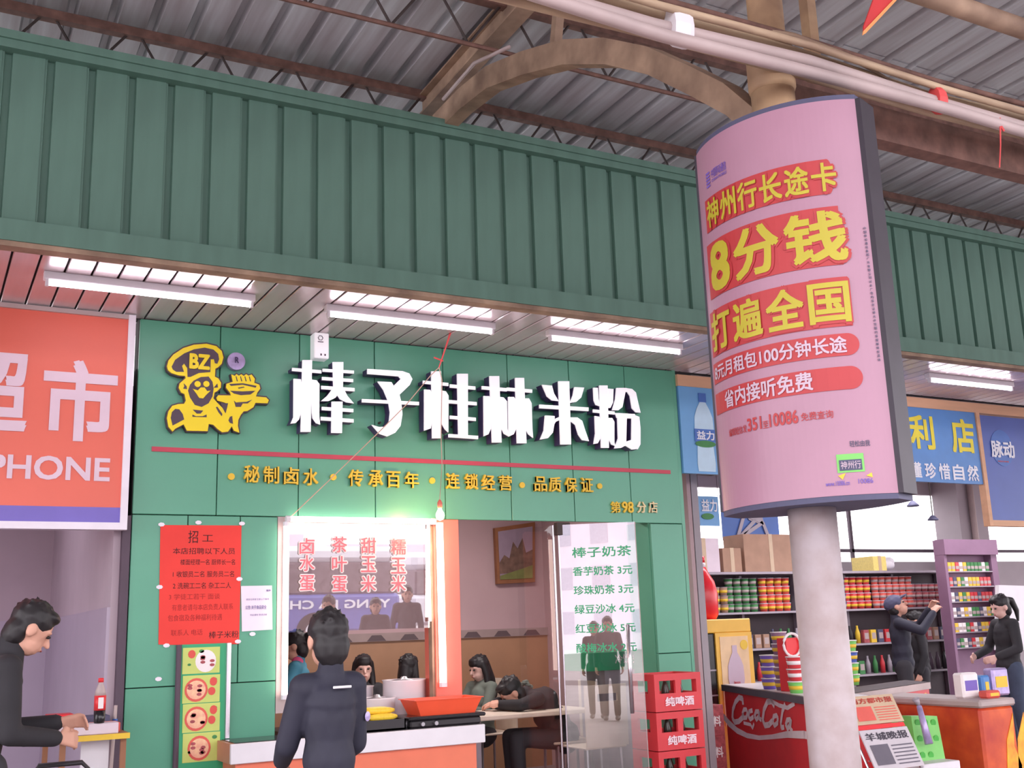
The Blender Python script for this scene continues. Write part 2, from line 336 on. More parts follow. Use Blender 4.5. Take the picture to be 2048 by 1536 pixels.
# header frame above the store signs
MB().box((5.69, D-.03, 3.5), (14.2, D+.05, 3.6)).build('trim_4', 'peach_wood')['kind'] = 'structure'
# ---- street behind the camera, seen in the window glass
MB().box((-30, -9.2, 0), (60, -9.0, .12)).build('kerb', 'concrete')['kind'] = 'structure'
# ================================================================== STEEL FRAME OF THE CANOPY
def purlin(y, label):
    t = thing('lattice_purlin', label, 'truss', (5, y, 4.9), 'lattice purlins under the canopy roof'); z1 = zroof(y)-.035; z0 = z1-.33
    MB().box((-5, y-.03, z1-.03), (18, y+.03, z1+.03)).build('top_chord', 'rust_steel', t)
    MB().tube([(-5, y, z0), (18, y, z0)], .014, 6).build('bottom_chord', 'rust_steel', t)
    for k in range(46):
        x = -5+k*.5
        MB().tube([(x, y, z1), (x+.2, y, z0)], .009, 5).build('web_rod', 'black_steel', t); MB().tube([(x+.2, y, z0), (x+.44, y, z1)], .009, 5).build('web_rod', 'black_steel', t)
purlin(6.56, 'rusty lattice purlin running just above and behind the green fascia')
purlin(5.33, 'rusty lattice purlin crossing the roof in front of the fascia, behind the round column')
purlin(2.2, 'rusty lattice purlin overhead nearest the corridor edge')
arc_ = [(6.3, 4.88), (5.9, 4.885), (5.5, 4.85), (5.05, 4.72), (4.6, 4.56), (4.2, 4.36), (3.85, 4.13), (3.55, 3.88), (3.32, 3.68), (3.12, 3.45)]
for X, lab in ((2.95, 'the round column with the pink lightbox'), (-4.05, 'the column left of the view'), (9.95, 'the column at the far right')):
    main = X == 2.95
    t = thing('column', 'round steel column, %s, carrying the pipes' % ('tan above and white below, behind the pink lightbox' if main else 'next along the corridor from '+lab[4:]), 'column', (X, 3.08, 0), None)
    MB().lathe([(.092, 0), (.091, 1.0), (.089, 2.0)], (X, 3.08, 0), 28).build('lower_shaft', 'column_white', t, True)
    MB().lathe([(.089, 2.0), (.088, 3.7)], (X, 3.08, 0), 28).build('middle_shaft', 'column_paint', t, True)
    MB().lathe([(.089, 3.6), (.096, 3.62), (.096, 3.82), (.085, 3.84), (.074, 3.845)], (X, 3.08, 0), 28).build('collar', 'column_paint', t, True)
    MB().lathe([(.073, 3.8), (.073, 5.2)], (X, 3.08, 0), 24).build('upper_shaft', 'column_paint', t, True)
    t = thing('arched_brace', 'curved tan steel brace beside %s' % lab, 'brace', (X, 4.6, 3.45))
    for s_ in (-1, 1):
        n = len(arc_); vs = []
        for y, z in arc_: vs += [(X-.05, y, z-.075+.0), (X+.05, y, z-.075), (X+.05, y, z+.075), (X-.05, y, z+.075)]
        if s_ == -1: MB().add(vs, [(4*i+k, 4*i+(k+1) % 4, 4*i+4+(k+1) % 4, 4*i+4+k) for i in range(n-1) for k in range(4)]+[(0, 1, 2, 3), (4*n-4, 4*n-1, 4*n-2, 4*n-3)]).build('curved_beam', 'tan_paint', t)
    MB().tube([(X-.06, 6.1, 4.98), (X-.075, 5.6, 4.99), (X-.07, 5.15, 4.87)], .012, 8).build('conduit', 'pvc', t, True)
    t = thing('rafter', 'straight tan steel rafter over %s' % lab, 'beam', (X, 4, 5.0))
    mb = MB(); 
    for (wd, h0, h1) in ((.12, 0, .012), (.02, .012, .15), (.12, .15, .162)):
        z0 = zroof(6.5)-.2; mb.add([(X+a*wd/2+.02, y, z0+h+(6.5-y)*.03) for y in (6.6, -1.4) for a, h in ((-1, h0), (1, h0), (1, h1), (-1, h1))], [(0, 1, 2, 3), (4, 7, 6, 5), (0, 4, 5, 1), (1, 5, 6, 2), (2, 6, 7, 3), (3, 7, 4, 0)])
    mb.build('i_beam', 'tan_paint', t)
    MB().beam((X, 4.75, 4.65), (X, 4.62, 5.15), .05, .05).build('strut', 'tan_paint', t)
# beam and pipes running along the corridor
tag(MB().box((3.04, 3.12, 3.54), (18, 3.2, 3.7)).build('corridor_beam', 'rust_steel'), 'dark brown beam running along the corridor just behind the bundled pipes', 'beam')
tag(MB().beam((3.32, 3.2, 3.8), (3.32, 3.2, 5.3), .05, .05).build('hanger_post', 'column_paint'), 'short upright tan hanger post above the bundled pipes right of the column', 'post')
def zp(x): return 3.66
for (y, z, r, m, nm, lab) in ((2.88, 3.60, .026, 'pvc', 'conduit', 'pale straight conduit, lowest of the bundle tied along the corridor'), (2.93, 3.665, .028, 'pvc', 'conduit', 'pale thick conduit in the middle of the pipe bundle'),
                              (2.97, 3.73, .022, 'bamboo', 'bamboo_pole', 'long bamboo pole lying on top of the pipe bundle'), (2.9, 3.725, .016, 'bamboo', 'bamboo_pole', 'thin bamboo pole at the camera side of the pipe bundle'),
                              (3.0, 3.66, .02, 'bamboo', 'bamboo_pole', 'bamboo pole hidden along the back of the pipe bundle'), (2.93, 3.775, .013, 'rust_steel', 'conduit', 'thin rusty conduit topping the pipe bundle')):
    mb = MB(); path = [(-3+k*.75, y+.01*math.sin(k*1.7+z*30), z+.012*math.sin(k*2.3+y*20)) for k in range(22)]
    rs = [r*(1+.0*(k % 2)) for k in range(22)]; o = tag(mb.tube(path, rs, 10).build(nm, m, smooth=True), lab, 'pipe' if nm == 'conduit' else 'pole')
mb = MB(); mb.tube([(-2, 2.95, 3.76), (1.9, 2.93, 3.78), (2.5, 2.96, 3.77), (2.95, 2.93, 3.78), (3.25, 2.93, 3.76), (3.5, 2.95, 3.72)], [.01, .012, .011, .014, .012, .004], 6).build('x', 'bamboo', smooth=True)
o = bpy.data.objects[-1] if False else COL.objects[-1]; o.name = 'split_cane'; tag(o, 'loose bowed split cane above the pipe bundle beside the column', 'cane')
tape = MB()
for x, m, lab in ((2.32, 'white', 'wide strip of white tape wrapped round the pipe bundle left of the column'), (3.72, 'ribbon', 'knotted red string tie round the pipe bundle right of the lightbox')):
    wd = .045 if m == 'white' else .01
    tag(MB().lathe([(.001, 0), (.062, 0), (.07, .02), (.07, wd+.02), (.062, wd+.04), (.001, wd+.04)], (0, 0, 0), 12).build('tape_wrap', m), lab, 'tape')
    o = COL.objects[-1]; o.rotation_euler = (0, math.pi/2, 0); o.location = (x, 2.92, 3.665); o.scale = (1.2, .6, 1) if m == 'white' else (.95, .55, 1)
tag(MB().tube([(-4, 2.6, 3.88), (18, 2.6, 3.88)], .042, 12).build('edge_pipe', 'tan_paint', smooth=True), 'thick tan pipe along the corridor edge at the top right', 'pipe')
tag(MB().box((-4, 2.2, 4.0), (18, 2.34, 4.2)).build('edge_beam', 'tan_paint'), 'deep tan edge beam above the thick tan pipe', 'beam')
# red pennant
bn = thing('pennant', 'red pennant with a gold fringe hanging from above, top right', 'banner', tuple(at(1765, 0, 2.5)))
a, b, c, d = at(1732, -60, 2.5), at(1800, -60, 2.5), at(1789, 0, 2.5), at(1728, 68, 2.5)
MB().prism([at(1768, -60, 2.5), at(1830, -60, 2.5), c, d, at(1728, 52, 2.5)], (0, .006, 0)).build('cloth', 'banner_red', bn)
MB().prism([at(1836, -60, 2.495), at(1842, -60, 2.495), at(1792, 2, 2.495), at(1732, 66, 2.495), at(1726, 70, 2.495), at(1727, 62, 2.495), at(1786, 0, 2.495)], (0, .004, 0)).build('fringe', 'fringe', bn)
# red string with white tag under the pipes at right
tag(MB().tube([at(2000, 236, 2.86), at(2001, 290, 2.86), at(1999, 335, 2.86)], [.004, .003, .003], 5).tube([at(1994, 240, 2.86), at(2008, 262, 2.86)], .006, 5).build('red_string', 'ribbon'), 'short red string dangling below the pipe bundle at the right edge', 'string')
# ================================================================== LIGHT FITTINGS
def fluo(x0, x1, y, z, lab):
    t = thing('tube_light', lab, 'lamp', ((x0+x1)/2, y, z), 'fluorescent tubes under the slatted soffit')
    MB().cbox((x0-.03, y-.025, z+.02), (x1+.03, y+.035, z+.07), .005).build('batten', 'white', t)
    MB().tube([(x0, y, z), (x1, y, z)], .014, 12).build('tube', 'tube_light', t, True)
    for x in (x0-.02, x1): MB().cbox((x, y-.016, z-.018), (x+.02, y+.016, z+.03), .003).build('end_cap', 'white', t)
fluo(.57, 1.76, 6.66, 3.57, 'lit fluorescent tube above the orange phone shop sign')
fluo(2.3, 3.5, 6.68, 3.57, 'lit fluorescent tube above the middle of the green sign')
fluo(4.0, 5.16, 6.68, 3.57, 'lit fluorescent tube above the right end of the green sign')
fluo(8.0, 9.1, 6.7, 3.57, 'lit fluorescent tube above the blue convenience store sign, right of the lightbox')
def wtube(p, q, lab, r=.02):
    t = thing('window_light', lab, 'lamp', tuple(p), 'tube lights round the serving window')
    MB().tube([p, q], r, 10).build('tube', 'window_tube', t, True)
    d = (Vector(q)-Vector(p)).normalized()
    MB().tube([Vector(p)-d*.03, p], r+.004, 8).build('end_cap', 'white', t); MB().tube([q, Vector(q)+d*.03], r+.004, 8).build('end_cap', 'white', t)
    MB().tube([Vector(p)+Vector((0, .035, 0)), Vector(q)+Vector((0, .035, 0))], .012, 6).build('batten', 'white', t)
wtube((2.235, D-.05, 1.12), (2.235, D-.05, 2.24), 'bright tube light up the left edge of the serving window')
wtube((2.26, D-.05, 2.29), (3.33, D-.05, 2.29), 'bright tube light along the top edge of the serving window')
wtube((3.39, D-.07, 1.14), (3.385, D-.07, 2.25), 'bright tube light on the orange pillar right of the serving window', .026)
wtube((3.32, D-.01, 1.6), (3.32, D-.01, 2.24), 'thin warm tube light just inside the right edge of the serving window', .01)
# hanging bulb
YBu = 7.05
t = thing('bulb', 'glowing bare bulb hanging on a wire before the serving window', 'lamp', tuple(at(880, 1030, YBu)))
c = at(880, 1028, YBu)
MB().lathe([(.004, -.045), (.022, -.038), (.03, -.015), (.026, .008), (.014, .028), (.012, .04)], c, 14).build('globe', 'bulb_light', t, True)
MB().lathe([(.014, .038), (.018, .045), (.018, .08), (.008, .1)], c, 10).build('socket', 'pillar_orange', t, True)
hk = at(905, 652, YBu); kn = at(878, 735, YBu)
tag(MB().tube([kn, at(884, 760, YBu), at(882, 870, YBu), at(884, 930, YBu), c+Vector((0, 0, .1))], .0035, 5).build('lamp_wire', 'wire'), 'thin pale wire going straight down to the bare bulb', 'wire')
tag(MB().tube([kn, at(862, 750, YBu+.05), at(812, 810, YBu+.1), at(760, 862, YBu+.15), at(664, 955, YBu+.25), at(580, 1035, D-.03)], .0035, 5).build('slack_wire', 'wire'), 'slack pale wire slanting down to the top left window corner', 'wire')
tag(MB().tube([hk, at(893, 690, YBu), kn], [.009, .006, .005], 6).tube([at(868, 715, YBu), at(886, 722, YBu)], .006, 5).build('red_ribbon', 'ribbon'), 'knotted red ribbon holding the wires under the soffit', 'ribbon')
# emergency lamp box
a0, a1, b0, b1 = pxrect(629, 664, 658, 718, D-.1)
t = thing('emergency_lamp', 'small white emergency lamp box at the top of the green sign', 'lamp', (a0, D-.05, b0))
MB().cbox((a0, D-.1, b0), (a1, D, b1), .006).build('body', 'white_face_glow', t)
xm = (a0+a1)/2-.01; mb = MB()
for k in range(6): an = k*math.pi/3; mb.beam((xm+.018*math.cos(an), D-.102, b1-.04+.018*math.sin(an)), (xm+.018*math.cos(an+1.05), D-.102, b1-.04+.018*math.sin(an+1.05)), .004, .004)
mb.box((xm-.02, D-.103, b1-.072), (xm+.022, D-.1, b1-.066)).box((xm-.0, D-.103, b0+.02), (xm+.01, D-.1, b0+.035)).box((xm+.03, D-.103, b0+.02), (xm+.04, D-.1, b0+.035)).build('print', 'purple_dark', t)
# ================================================================== SHOP SIGN
def cr1(x, y, Y): return at(300+x/5.12, 660+y/5.12, Y)
def cr2(x, y, Y): return at(560+x/5.12, 680+y/5.12, Y)
def cr3(x, y, Y): return at(940+x/5.12, 740+y/5.12, Y)
def hb(x0, y0, x1, y1, t): return [(x0, y0-t/2), (x1, y1-t/2), (x1, y1+t/2), (x0, y0+t/2)]
YL = D-.13
L1 = [[(230, 205), (330, 205), (315, 940), (212, 940)], hb(125, 300, 425, 325, 32), [(140, 395), (215, 402), (222, 460), (212, 760), (195, 815), (160, 850), (110, 855), (138, 790)],
      [(325, 405), (375, 412), (405, 450), (403, 780), (412, 865), (370, 850), (335, 800), (328, 740)], [(540, 225), (650, 225), (645, 510), (548, 510)], hb(438, 308, 758, 328, 30), hb(432, 393, 750, 415, 32), hb(425, 485, 765, 508, 34),
      [(548, 480), (600, 490), (600, 545), (570, 590), (500, 625), (420, 625), (485, 570), (530, 510)], [(590, 490), (645, 480), (690, 570), (757, 648), (680, 637), (615, 605), (585, 560)],
      [(530, 630), (642, 630), (636, 952), (526, 950)], hb(430, 700, 752, 722, 34), hb(420, 803, 755, 827, 36)]
L2 = [[(895, 295), (1255, 318), (1325, 342), (1357, 400), (1330, 460), (1225, 560), (1242, 630), (1255, 760), (1235, 880), (1180, 950), (1100, 987), (1020, 960), (940, 868), (1015, 890), (1080, 888), (1118, 830), (1127, 740), (1110, 630), (1060, 510), (1000, 425), (1142, 430), (1165, 468), (1238, 398), (1215, 372), (895, 347)], hb(840, 620, 1425, 650, 34)]
L3 = [[(1550, 320), (1650, 320), (1652, 1006), (1560, 1006)], hb(1465, 430, 1725, 455, 32), [(1478, 505), (1540, 510), (1562, 560), (1557, 830), (1545, 905), (1478, 928)], [(1648, 515), (1700, 525), (1727, 570), (1725, 945), (1690, 912), (1655, 850), (1650, 700)],
      [(1815, 345), (1925, 345), (1925, 992), (1828, 992)], hb(1742, 470, 2002, 492, 34), hb(1728, 630, 2016, 652, 34), hb(1742, 790, 2007, 812, 34), hb(1728, 978, 2030, 998, 34)]
L4 = [[(200, 62), (300, 62), (325, 742), (228, 742)], hb(122, 180, 378, 202, 34), [(140, 265), (200, 268), (218, 320), (216, 600), (190, 658), (143, 678)], [(302, 275), (345, 280), (380, 320), (385, 600), (400, 680), (350, 652), (325, 600)],
      [(463, 80), (555, 80), (580, 750), (483, 750)], hb(380, 195, 638, 216, 34), [(393, 275), (450, 275), (472, 310), (475, 600), (450, 657), (398, 682)], [(556, 290), (605, 290), (632, 340), (640, 600), (648, 695), (600, 657), (572, 600)]]
L5 = [[(905, 115), (1017, 115), (1037, 762), (928, 762)], hb(712, 372, 1215, 402, 38), [(738, 150), (840, 160), (862, 240), (908, 318), (840, 310), (790, 270)], [(1070, 175), (1170, 180), (1140, 280), (1090, 325), (1022, 337), (1055, 260)],
      [(770, 465), (868, 470), (868, 540), (850, 640), (800, 697), (718, 712), (757, 620)], [(862, 520), (880, 495), (920, 478), (920, 512), (880, 530), (862, 560)], [(1020, 485), (1100, 485), (1150, 520), (1182, 620), (1220, 728), (1150, 717), (1110, 660), (1080, 560), (1020, 515)]]
L6 = [[(1325, 158), (1410, 158), (1424, 797), (1345, 797)], hb(1262, 418, 1482, 440, 32), [(1263, 180), (1310, 182), (1318, 300), (1335, 372), (1290, 357), (1270, 310)], [(1413, 190), (1470, 195), (1466, 330), (1440, 387), (1410, 387), (1418, 330)],
      [(1278, 470), (1325, 478), (1340, 520), (1337, 700), (1310, 750), (1268, 757), (1285, 650)], [(1416, 490), (1457, 490), (1480, 530), (1480, 740), (1490, 777), (1450, 762), (1422, 700)],
      [(1500, 183), (1602, 183), (1590, 240), (1562, 380), (1520, 412), (1458, 410), (1490, 300)], [(1585, 183), (1660, 193), (1700, 230), (1722, 330), (1748, 437), (1700, 432), (1660, 390), (1640, 265), (1610, 222), (1590, 225)],
      [(1510, 440), (1608, 445), (1600, 770), (1550, 797), (1480, 802), (1518, 700)], [(1488, 440), (1690, 450), (1692, 497), (1505, 490)], [(1655, 448), (1735, 480), (1747, 600), (1747, 760), (1718, 812), (1655, 730), (1658, 500)], [(1590, 735), (1662, 712), (1724, 808), (1660, 814), (1595, 775)]]
NL = ['with stacked bars, right beside the chef emblem', 'shaped like a hooked stroke with one crossbar, second from the chef emblem', 'crossed by the wires above the bulb', 'made of two matching tree shapes joined side by side', 'shaped like a star with one thick stem', 'at the right end of the row']
for L, cr, nl in zip((L1, L2, L3, L4, L5, L6), (cr2, cr2, cr2, cr3, cr3, cr3), NL):
    xs = [cr(x, y, YL) for p in L for x, y in p]; base = (sum(v.x for v in xs)/len(xs), YL+.06, min(v.z for v in xs))
    t = thing('sign_letter', 'white raised character '+nl, 'sign letter', base, 'white raised characters of the shop name')
    mf = MB(); ms = MB()
    for q_, p in enumerate(L):
        pts = [cr(x, y, YL-.0008*q_) for x, y in p]; mf.prism(pts, (0, .012, 0))
        c = sum(pts, Vector())/len(pts)
        ms.prism([q+Vector((0, .012, 0)) for q in pts], (0, .085, 0))
    mf.build('front_face', 'white_face_glow', t); ms.build('side_return', 'letter_side', t)
    for x in (-.05, .07): MB().tube([(base[0]+x, D-.034, base[2]+.12), (base[0]+x, D, base[2]+.12)], .008, 6).build('standoff_pin', 'black_steel', t)
# chef emblem
t = thing('chef_emblem', 'raised yellow emblem of a bearded chef holding up a noodle bowl', 'emblem', tuple(cr1(500, 1040, D-.05)))
SIL = [(175, 370), (190, 310), (240, 250), (340, 185), (450, 150), (580, 140), (680, 165), (735, 215), (752, 280), (735, 345), (700, 380), (670, 395), (665, 478), (700, 495), (728, 540), (725, 590), (690, 625), (662, 640), (650, 700), (690, 745), (745, 800), (770, 850), (790, 800), (795, 770), (770, 745), (690, 722), (680, 692), (700, 668), (830, 670), (820, 640), (780, 590), (785, 550), (850, 530), (835, 455), (870, 470), (885, 450), (910, 468), (935, 452), (960, 470), (985, 452), (1010, 468), (1040, 455), (1075, 500), (1068, 540), (1120, 560), (1130, 600), (1100, 640), (1085, 680), (1190, 690), (1217, 718), (1205, 750), (1080, 745), (1060, 790), (1000, 828), (960, 832), (930, 870), (905, 920), (900, 980), (915, 1050), (860, 1030), (838, 985), (800, 1040), (740, 1047), (690, 1010), (650, 970), (602, 960), (590, 1035), (380, 1030), (345, 965), (260, 1010), (232, 1040), (190, 990), (175, 900), (190, 830), (230, 775), (290, 758), (350, 755), (368, 720), (355, 655), (320, 640), (295, 590), (305, 545), (340, 515), (368, 490), (360, 470), (300, 465), (220, 440), (185, 410)]
mb = MB(); YE = D-.06
cx, cy = 600, 600
big = []
n = len(SIL)
for i, (x, y) in enumerate(SIL):
    (xa_, ya_), (xb_, yb_) = SIL[i-1], SIL[(i+1) % n]; dx, dy = xb_-xa_, yb_-ya_; l = math.hypot(dx, dy) or 1; big.append((x+dy/l*14, y-dx/l*14))
mb.prism([cr1(x, y, YE+.012) for x, y in big], (0, .05, 0)); mb.build('backing_plate', 'purple_dark', t)
MB().prism([cr1(x, y, YE) for x, y in SIL], (0, .014, 0)).build('yellow_relief', 'logo_yellow', t)
INS = [[(222, 375), (258, 305), (350, 240), (450, 198), (560, 180), (650, 200), (698, 245), (708, 300), (690, 345), (665, 340), (655, 298), (622, 300), (618, 430), (500, 440), (415, 480), (385, 480), (382, 390), (350, 343), (328, 368), (348, 428), (270, 428), (235, 405)],
       [(410, 560), (445, 520), (520, 482), (600, 476), (640, 530), (652, 600), (640, 680), (600, 750), (530, 787), (460, 767), (410, 690), (390, 620)],
       [(345, 545), (375, 575), (380, 605), (340, 600), (352, 575)], [(690, 548), (696, 588), (652, 592), (672, 568)], [(225, 840), (258, 808), (300, 812), (335, 860), (350, 915), (285, 950), (232, 978), (213, 900)],
       [(438, 815), (545, 825), (520, 855), (480, 856)], [(435, 866), (470, 882), (540, 882), (580, 865), (580, 893), (435, 888)], [(675, 790), (690, 785), (742, 860), (735, 882), (700, 840)], [(722, 748), (800, 750), (775, 852), (745, 800)],
       [(812, 552), (950, 545), (1092, 572), (1082, 590), (950, 560), (830, 572)], [(820, 622), (950, 628), (1080, 622), (1030, 660), (930, 667), (860, 650)], [(860, 722), (880, 742), (930, 738), (990, 735), (1048, 712), (1000, 752), (950, 752), (930, 787), (878, 787)], [(818, 890), (842, 880), (850, 960), (818, 950), (804, 925)],
       [(900, 590), (960, 580), (970, 588), (910, 600)]]
mb = MB()
for p in INS: mb.prism([cr1(x, y, YE-.002) for x, y in p], (0, .004, 0))
for k in range(4): mb.prism([cr1(x, y, YE-.002) for x, y in ((878+k*45, 475), (886+k*45, 475), (900+k*45, 525), (890+k*45, 525))], (0, .004, 0))
mb.build('dark_inlay', 'purple_dark', t)
mb = MB()
for c_ in ((488, 553), (578, 552)): p = cr1(*c_, YE-.006); mb.disc(p, .021, .021, .006)
mb.prism([cr1(x, y, YE-.006) for x, y in ((438, 602), (490, 618), (520, 588), (560, 588), (585, 625), (622, 620), (575, 665), (545, 700), (505, 695), (475, 650))], (0, .006, 0))
mb.build('eyes_and_moustache', 'logo_yellow', t)
mb = MB(); p = cr1(400, 395, YE-.006); q = cr1(615, 255, YE-.006); fit(mb, 'BZ', fplane(YE-.006), p.x, q.x, p.z, q.z, .05, .003); mb.build('cap_letters', 'logo_yellow', t)
# registered mark
p = cr1(885, 318, D-.05)
t = thing('registered_mark', 'round lilac registered-trademark disc beside the chef emblem', 'sign', tuple(p))
MB().disc(p, .062, .062, .045, 28).build('disc', 'lilac', t); q0 = cr1(872, 335, D-.054); q1 = cr1(912, 278, D-.054)
mb = MB(); fit(mb, 'R', fplane(D-.054), q0.x, q1.x, q0.z, q1.z, .01, .002); mb.build('letter', 'letter_side', t)
# yellow slogan
t = thing('slogan', 'row of small yellow raised characters under the red stripe', 'lettering', (3.2, D, at(800, 975, D).z))
for ch, x, y in (('秘', 503, 948), ('制', 542, 950), ('卤', 582, 952), ('水', 621, 954), ('传', 711, 956), ('承', 751, 957), ('百', 786, 959), ('年', 823, 960), ('连', 905, 962), ('锁', 942, 963), ('经', 976, 965), ('营', 1010, 966), ('品', 1080, 968), ('质', 1109, 969), ('保', 1141, 970), ('证', 1173, 970)):
    h = 18-3.2*(x-503)/700; mb = MB(); pxtext(mb, ch, x-h*.85, y-h, x+h*.85, y+h, D-.016, .022, .012); mb.build('character', 'char_yellow', t)
for x, y in ((463, 953), (667, 954), (865, 961), (1045, 970), (1200, 972)): mb = MB(); mb.disc(at(x, y, D-.016), .023, .023, .014); mb.build('dot', 'char_yellow', t)
t = thing('branch_lettering', 'small yellow and cream branch number at the lower right of the green sign', 'lettering', tuple(at(1268, 1028, D)))
for ch, x0, x1, m in (('第', 1221, 1241, 'char_yellow'), ('98', 1243, 1267, 'char_yellow'), ('分', 1273, 1292, 'char_reflection'), ('店', 1296, 1315, 'char_reflection')): mb = MB(); pxtext(mb, ch, x0, 1003, x1, 1026, D-.01, .02, .008); mb.build('character', m, t)
# ================================================================== ORANGE PHONE SHOP SIGN
YO = D-.06
t = thing('phone_shop_sign', 'orange signboard with pale lettering and violet band, cut by the left edge', 'sign', (-.5, YO, 2.2))
xr = at(253, 1060, YO).x; zb = at(252, 1060, YO).z; zt = ZC-.01; fwd = .045
MB().box((-2.3, YO, zb+fwd), (xr-fwd, YO+.05, zt-.03)).build('board', 'orange_sign', t)
MB().box((-2.3, YO-.003, zb+fwd), (xr-fwd, YO, at(125, 1013, YO).z)).build('violet_band', 'sign_violet', t)
MB().box((-2.3, YO-.02, zb), (xr-fwd, YO+.06, zb+fwd)).build('bottom_frame', 'frame_white', t); MB().box((xr-fwd, YO-.02, zb), (xr, YO+.06, zt)).build('side_frame', 'frame_white', t)
MB().box((-2.3, YO-.02, zt-.03), (xr-fwd, YO+.06, zt)).build('top_frame', 'pvc', t)
mb = MB(); Yt = YO-.004
pxtext(mb, '市', 90, 715, 230, 886, Yt, .035, .001); a0, a1, b0, b1 = pxrect(-90, 690, 52, 868, Yt); fit(mb, '超', fplane(Yt), a0, a1, b0, b1, .035, .001); mb.build('large_characters', 'sign_pink_white', t)
mb = MB(); a0, a1, b0, b1 = pxrect(-198, 905, 219, 962, Yt); fit(mb, 'TELEPHONE', fplane(Yt), a0, a1, at(110, 960, Yt).z, at(110, 912, Yt).z, .03, .001); mb.build('latin_letters', 'sign_pink_white', t)
# ================================================================== POSTERS ON THE GREEN WALL
Yp = D-.006
t = thing('red_notice', 'bright red handwritten recruiting notice taped to the green wall', 'poster', tuple(at(400, 1290, Yp)))
MB().prism([at(321, 1050, Yp), at(483, 1051, Yp), at(481, 1170, Yp), at(478, 1288, Yp), at(400, 1291, Yp), at(317, 1289, Yp), at(319, 1170, Yp)], (0, .003, 0)).build('sheet', 'notice_red', t)
for ch, x0, y0, x1, y1 in (('招', 377, 1061, 396, 1086), ('工', 405, 1070, 426, 1083)): mb = MB(); pxtext(mb, ch, x0, y0, x1, y1, Yp-.001, .0); mb.build('heading_character', 'ink', t)
for s_, x0, x1, y, h in (('本店招聘以下人员', 346, 470, 1102, 13), ('楼面经理一名 厨师长一名', 361, 470, 1124, 11), ('1 收银员二名 服务员二名', 346, 468, 1148, 11), ('2 洗碗工二名 杂工二人', 346, 462, 1171, 11)): mb = MB(); pxtext(mb, s_, x0, y-h/2, x1, y+h/2, Yp-.001, -.004); mb.build('written_line', 'ink', t)
mb = MB(); pxtext(mb, '棒子米粉', 418, 1263, 477, 1275, Yp-.001, .0); mb.build('signature', 'ink', t)
for s_, x0, x1, y in (('3 学徒工若干 面谈', 338, 440, 1193), ('有意者请与本店负责人联系', 344, 466, 1214), ('包食宿及各种福利待遇', 336, 444, 1235), ('联系人 电话', 342, 405, 1265)): mb = MB(); pxtext(mb, s_, x0, y-5, x1, y+5, Yp-.001, 0); mb.build('faded_line', 'ink_faint', t)
for x, y in ((323, 1049), (397, 1045), (484, 1047), (319, 1174), (479, 1158), (476, 1283), (333, 1291), (505, 1268), (317, 1358)): mb = MB(); mb.disc(at(x, y, Yp-.003), .022, .014, .002, 7); mb.build('tape_piece', 'frame_white', t)
t = thing('white_notice', 'small white printed notice right of the red one', 'poster', tuple(at(513, 1262, Yp)))
MB().prism([at(482, 1172, Yp), at(544, 1171, Yp), at(545, 1259, Yp), at(484, 1263, Yp)], (0, .002, 0)).build('sheet', 'paper', t)
mb = MB(); pxtext(mb, '公告 关于食品安全', 491, 1211, 533, 1218, Yp-.002, .01); pxtext(mb, '附件', 533, 1179, 542, 1183, Yp-.002); pxtext(mb, '请各位顾客注意以下事项', 492, 1197, 538, 1200, Yp-.002, -.01); pxtext(mb, '特此通知 敬请谅解', 500, 1228, 534, 1231, Yp-.002, -.01); mb.build('print', 'ink_blue', t)
